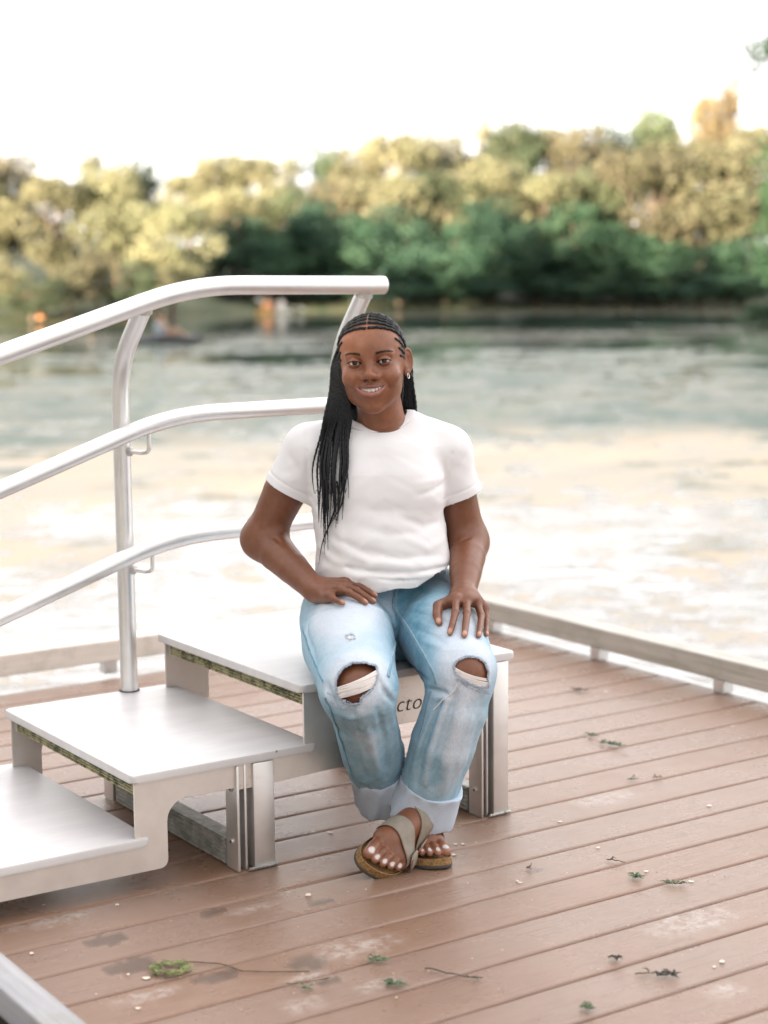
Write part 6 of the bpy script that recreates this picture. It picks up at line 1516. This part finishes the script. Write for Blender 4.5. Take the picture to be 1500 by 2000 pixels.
for i in range(34):                                           # down the back
    a = math.radians(-80 + 160 * i / 33); st = hp(66 * math.sin(a), 88 + 84 * math.cos(a), 6 + rh.uniform(-12, 10)); b_ = st + [0, .012 * math.cos(a), -.10]; c_ = np.array([st[0] * .9 - .004, 4.145 + .01 * math.cos(a), .95]); e_ = np.array([st[0] * 1.0, 4.185, .70 + rh.uniform(-.05, .05)])
    add_braid(spline([st, b_, c_, mixp(c_, e_, .5) + [0, .008, 0], e_], 9), .0036, taper=.08)
V_, F_ = tubes(hp_paths, hp_r, 6)
hair = pobj('hair', V_, F_, M['hair'])
# close cap of hair between the rows
hm = (HV[:, 1] / mm); hx = np.abs(HV[:, 0] / mm); hz = HV[:, 2] / mm
def hairmask(P):
    x, y, z = np.abs(P[:, 0]) / mm, P[:, 1] / mm, P[:, 2] / mm
    front = z - (79.5 - 30 * (x / 64) ** 2.2); side = np.minimum(y - (47 - .10 * (z - 20)), z + 2 + (y - 60) * .9)
    back = np.minimum(y - 100, z + 60 - (y - 100) * .2)
    return np.maximum(np.maximum(front, side * 1.0), back), x
mk, xx = hairmask(HV); capm = (mk[HF] > 1.5).all(1) & ((HV[HF][:, :, 0].__abs__().max(1) < .0745))
CV, CF = compact(HV, HF[capm]); CN = vnormals(CV, CF); mk2, xx2 = hairmask(CV)
part = np.exp(-(CV[:, 0] / .0022) ** 2) * (CV[:, 1] < .10)
t = NT('scalp_hair'); at = t.attr('Col'); n_ = t.noise(t.coord(scale=(1, 1, 1)), 300, 4, .7); t.set(base=t.mix(t.ramp(n_, [(0.4, 0.0), (0.65, 0.5)]), at.outputs['Color'], (.10, .055, .038)), rough=.6); M['scalp'] = t.m
cc = np.tile([.030, .022, .019], (len(CV), 1)); m_ = np.maximum(part, .55 * np.clip(1.2 - mk2 / 5, 0, 1))[:, None]; cc = cc * (1 - m_) + SKIN * .9 * m_
pobj('hair_cap', h2w(CV + CN * .0007), CF, M['scalp'], hair, col={'Col': cc}).location = (0, 0, 0)

# ================================================================ jewellery
for sx in (-1, 1):
    P = [hp(sx * (78.5 + 1.5 * math.cos(a)), 73 + 5.5 * math.cos(a) + 0, -44 + 6.2 * math.sin(a)) for a in np.linspace(0, 2 * math.pi, 31)]
    V_, F_ = tubes([P], [[.0009] * 31], 8); pobj('hoop_earring', V_, F_, M['silver'])
P = []
for px, py in [(806, 796), (799, 806), (800, 816), (796, 826), (788, 833)]:
    p = NS.hit(px, py, lift=.0012)
    if p is not None: P.append(p)
if len(P) > 2: V_, F_ = tubes([spline(P, 6)], [.0011], 6); pobj('necklace', V_, F_, M['silver'])

# ================================================================ sandals
def outline(X, n=56, grow=0.0):
    key = [(0, -.072), (.022, -.060), (.031, -.030), (.034, .0), (.036, .05), (.044, .10), (.046, .130), (.038, .155), (.022, .168), (.002, .166), (-.022, .153), (-.040, .130), (-.047, .10), (-.045, .05), (-.037, .0), (-.031, -.035), (-.020, -.062)]
    P = np.array([(X * a, b) for a, b in key]); c = P.mean(0); Q = np.concatenate([P[-1:], P, P[:2]]); o = []
    for i in range(1, len(Q) - 2):
        for t_ in np.linspace(0, 1, 5)[:-1]: o.append(.5 * ((2 * Q[i]) + (-Q[i - 1] + Q[i + 1]) * t_ + (2 * Q[i - 1] - 5 * Q[i] + 4 * Q[i + 1] - Q[i + 2]) * t_ ** 2 + (-Q[i - 1] + 3 * Q[i] - 3 * Q[i + 1] + Q[i + 2]) * t_ ** 3))
    o = np.array(o); d = o - np.array([0, .045]); return o + d / np.linalg.norm(d, axis=1)[:, None] * grow
def layered(fr, X, levels, matk, parent, name):
    V, n = [], None
    for z, g in levels: o = outline(X, grow=g); n = len(o); V += [(a, b, z + .012 * max(0, (b - .12) / .05) ** 2 * .4) for a, b in o]
    F = [(i * n + j, i * n + (j + 1) % n, (i + 1) * n + (j + 1) % n, (i + 1) * n + j) for i in range(len(levels) - 1) for j in range(n)]
    F += [tuple(range(n))[::-1], tuple((len(levels) - 1) * n + j for j in range(n))]
    V = np.array(V)
    return pobj(name, to_w(fr, V), F, M[matk], parent, smooth=False)
for (V_, F_, c_, fs), fr, X, lab in ((FOOT_R, FT_R, -1, None), (FOOT_L, FT_L, 1, None)):
    sole = layered(fr, X, [(-.019, -.003), (-.0185, 0), (-.0125, .0005)], 'sole_rubber', None, 'sandal')
    ck = layered(fr, X, [(-.0125, -.0005), (-.007, -.001), (-.001, -.002), (.0020, -.0025), (.0025, -.0045), (-.001, -.007), (-.004, -.010)], 'cork', sole, 'footbed'); ck.location = (0, 0, 0)
    for yc, wd, sl_ in ((.078, .036, -.10), (.014, .046, -.25)):
        nA, nW = 34, 9; G = []
        for iw in range(nW):
            for ia in range(nA):
                a = math.pi * (-.10 + 1.20 * ia / (nA - 1)); d = np.array([math.cos(a) * X, 0, math.sin(a)]); yy = yc + (iw / (nW - 1) - .5) * wd * (1 - .12 * abs(math.cos(a))) + sl_ * .12 * math.cos(a)
                o = np.array([0, yy, .012]); t_ = .012
                while t_ < .075:
                    p = o + d * t_
                    if fs.at(np.clip(p, fs.lo, fs.lo + fs.h * (fs.n - 1.01))) > .0046: break
                    t_ += .0008
                t_ = max(t_, .020 if abs(math.cos(a)) < .7 else .040) if a < .35 or a > math.pi - .35 else t_
                p = o + d * t_; p[2] = max(p[2], -.004); G.append(p)
        G = np.array(G).reshape(nW, nA, 3)
        for _ in range(4): G[:, 1:-1] = (G[:, :-2] + 2 * G[:, 1:-1] + G[:, 2:]) / 4
        for _ in range(2): G[1:-1] = (G[:-2] + 2 * G[1:-1] + G[2:]) / 4
        ii = np.arange(nW - 1)[:, None] * nA + np.arange(nA - 1)[None]; F = np.stack([ii, ii + 1, ii + 1 + nA, ii + nA], -1).reshape(-1, 4)
        st = pobj('strap', to_w(fr, G.reshape(-1, 3)), F, M['strap_leather'], sole); st.location = (0, 0, 0); md = st.modifiers.new('thick', 'SOLIDIFY'); md.thickness = .0030; md.offset = 1 if X > 0 else 1
        # buckle on the outer side: copper frame and strap tab
        ia = 27; c = G[:, ia].mean(0); u1 = nrm(G[-1, ia] - G[0, ia]); u2 = nrm(G[:, ia + 1].mean(0) - G[:, ia - 1].mean(0)); nn_ = nrm(np.cross(u1, u2)); nn_ = nn_ if nn_ @ (c - np.array([0, c[1], .0])) > 0 else -nn_
        hw, hl = wd * .44, .0095; c = c + nn_ * .0055
        P = [c + u1 * a * hw + u2 * b * hl for a, b in ((-1, -1), (1, -1), (1, 1), (-1, 1), (-1, -1), (1, -1))]; P = np.array(bend(P, .003, 4)); V2, F2 = tubes([to_w(fr, P)], [.0013], 8)
        pobj('buckle', V2, F2, M['copper'], sole).location = (0, 0, 0)
        tab = []; 
        for a in np.linspace(-1, 1, 5):
            for b, z in ((-1.5, -.001), (-.6, .0008), (.4, .001), (1.5, .0), (2.3, -.003)): tab.append(c + u1 * a * hw * .78 * (1 if b < 2 else .8) + u2 * b * hl + nn_ * z)
        ii = np.arange(4)[:, None] * 5 + np.arange(4)[None]; q = pobj('strap_end', to_w(fr, np.array(tab)), np.stack([ii, ii + 1, ii + 6, ii + 5], -1).reshape(-1, 4), M['strap_leather'], sole); q.location = (0, 0, 0); md = q.modifiers.new('thick', 'SOLIDIFY'); md.thickness = .0028; md.offset = 0
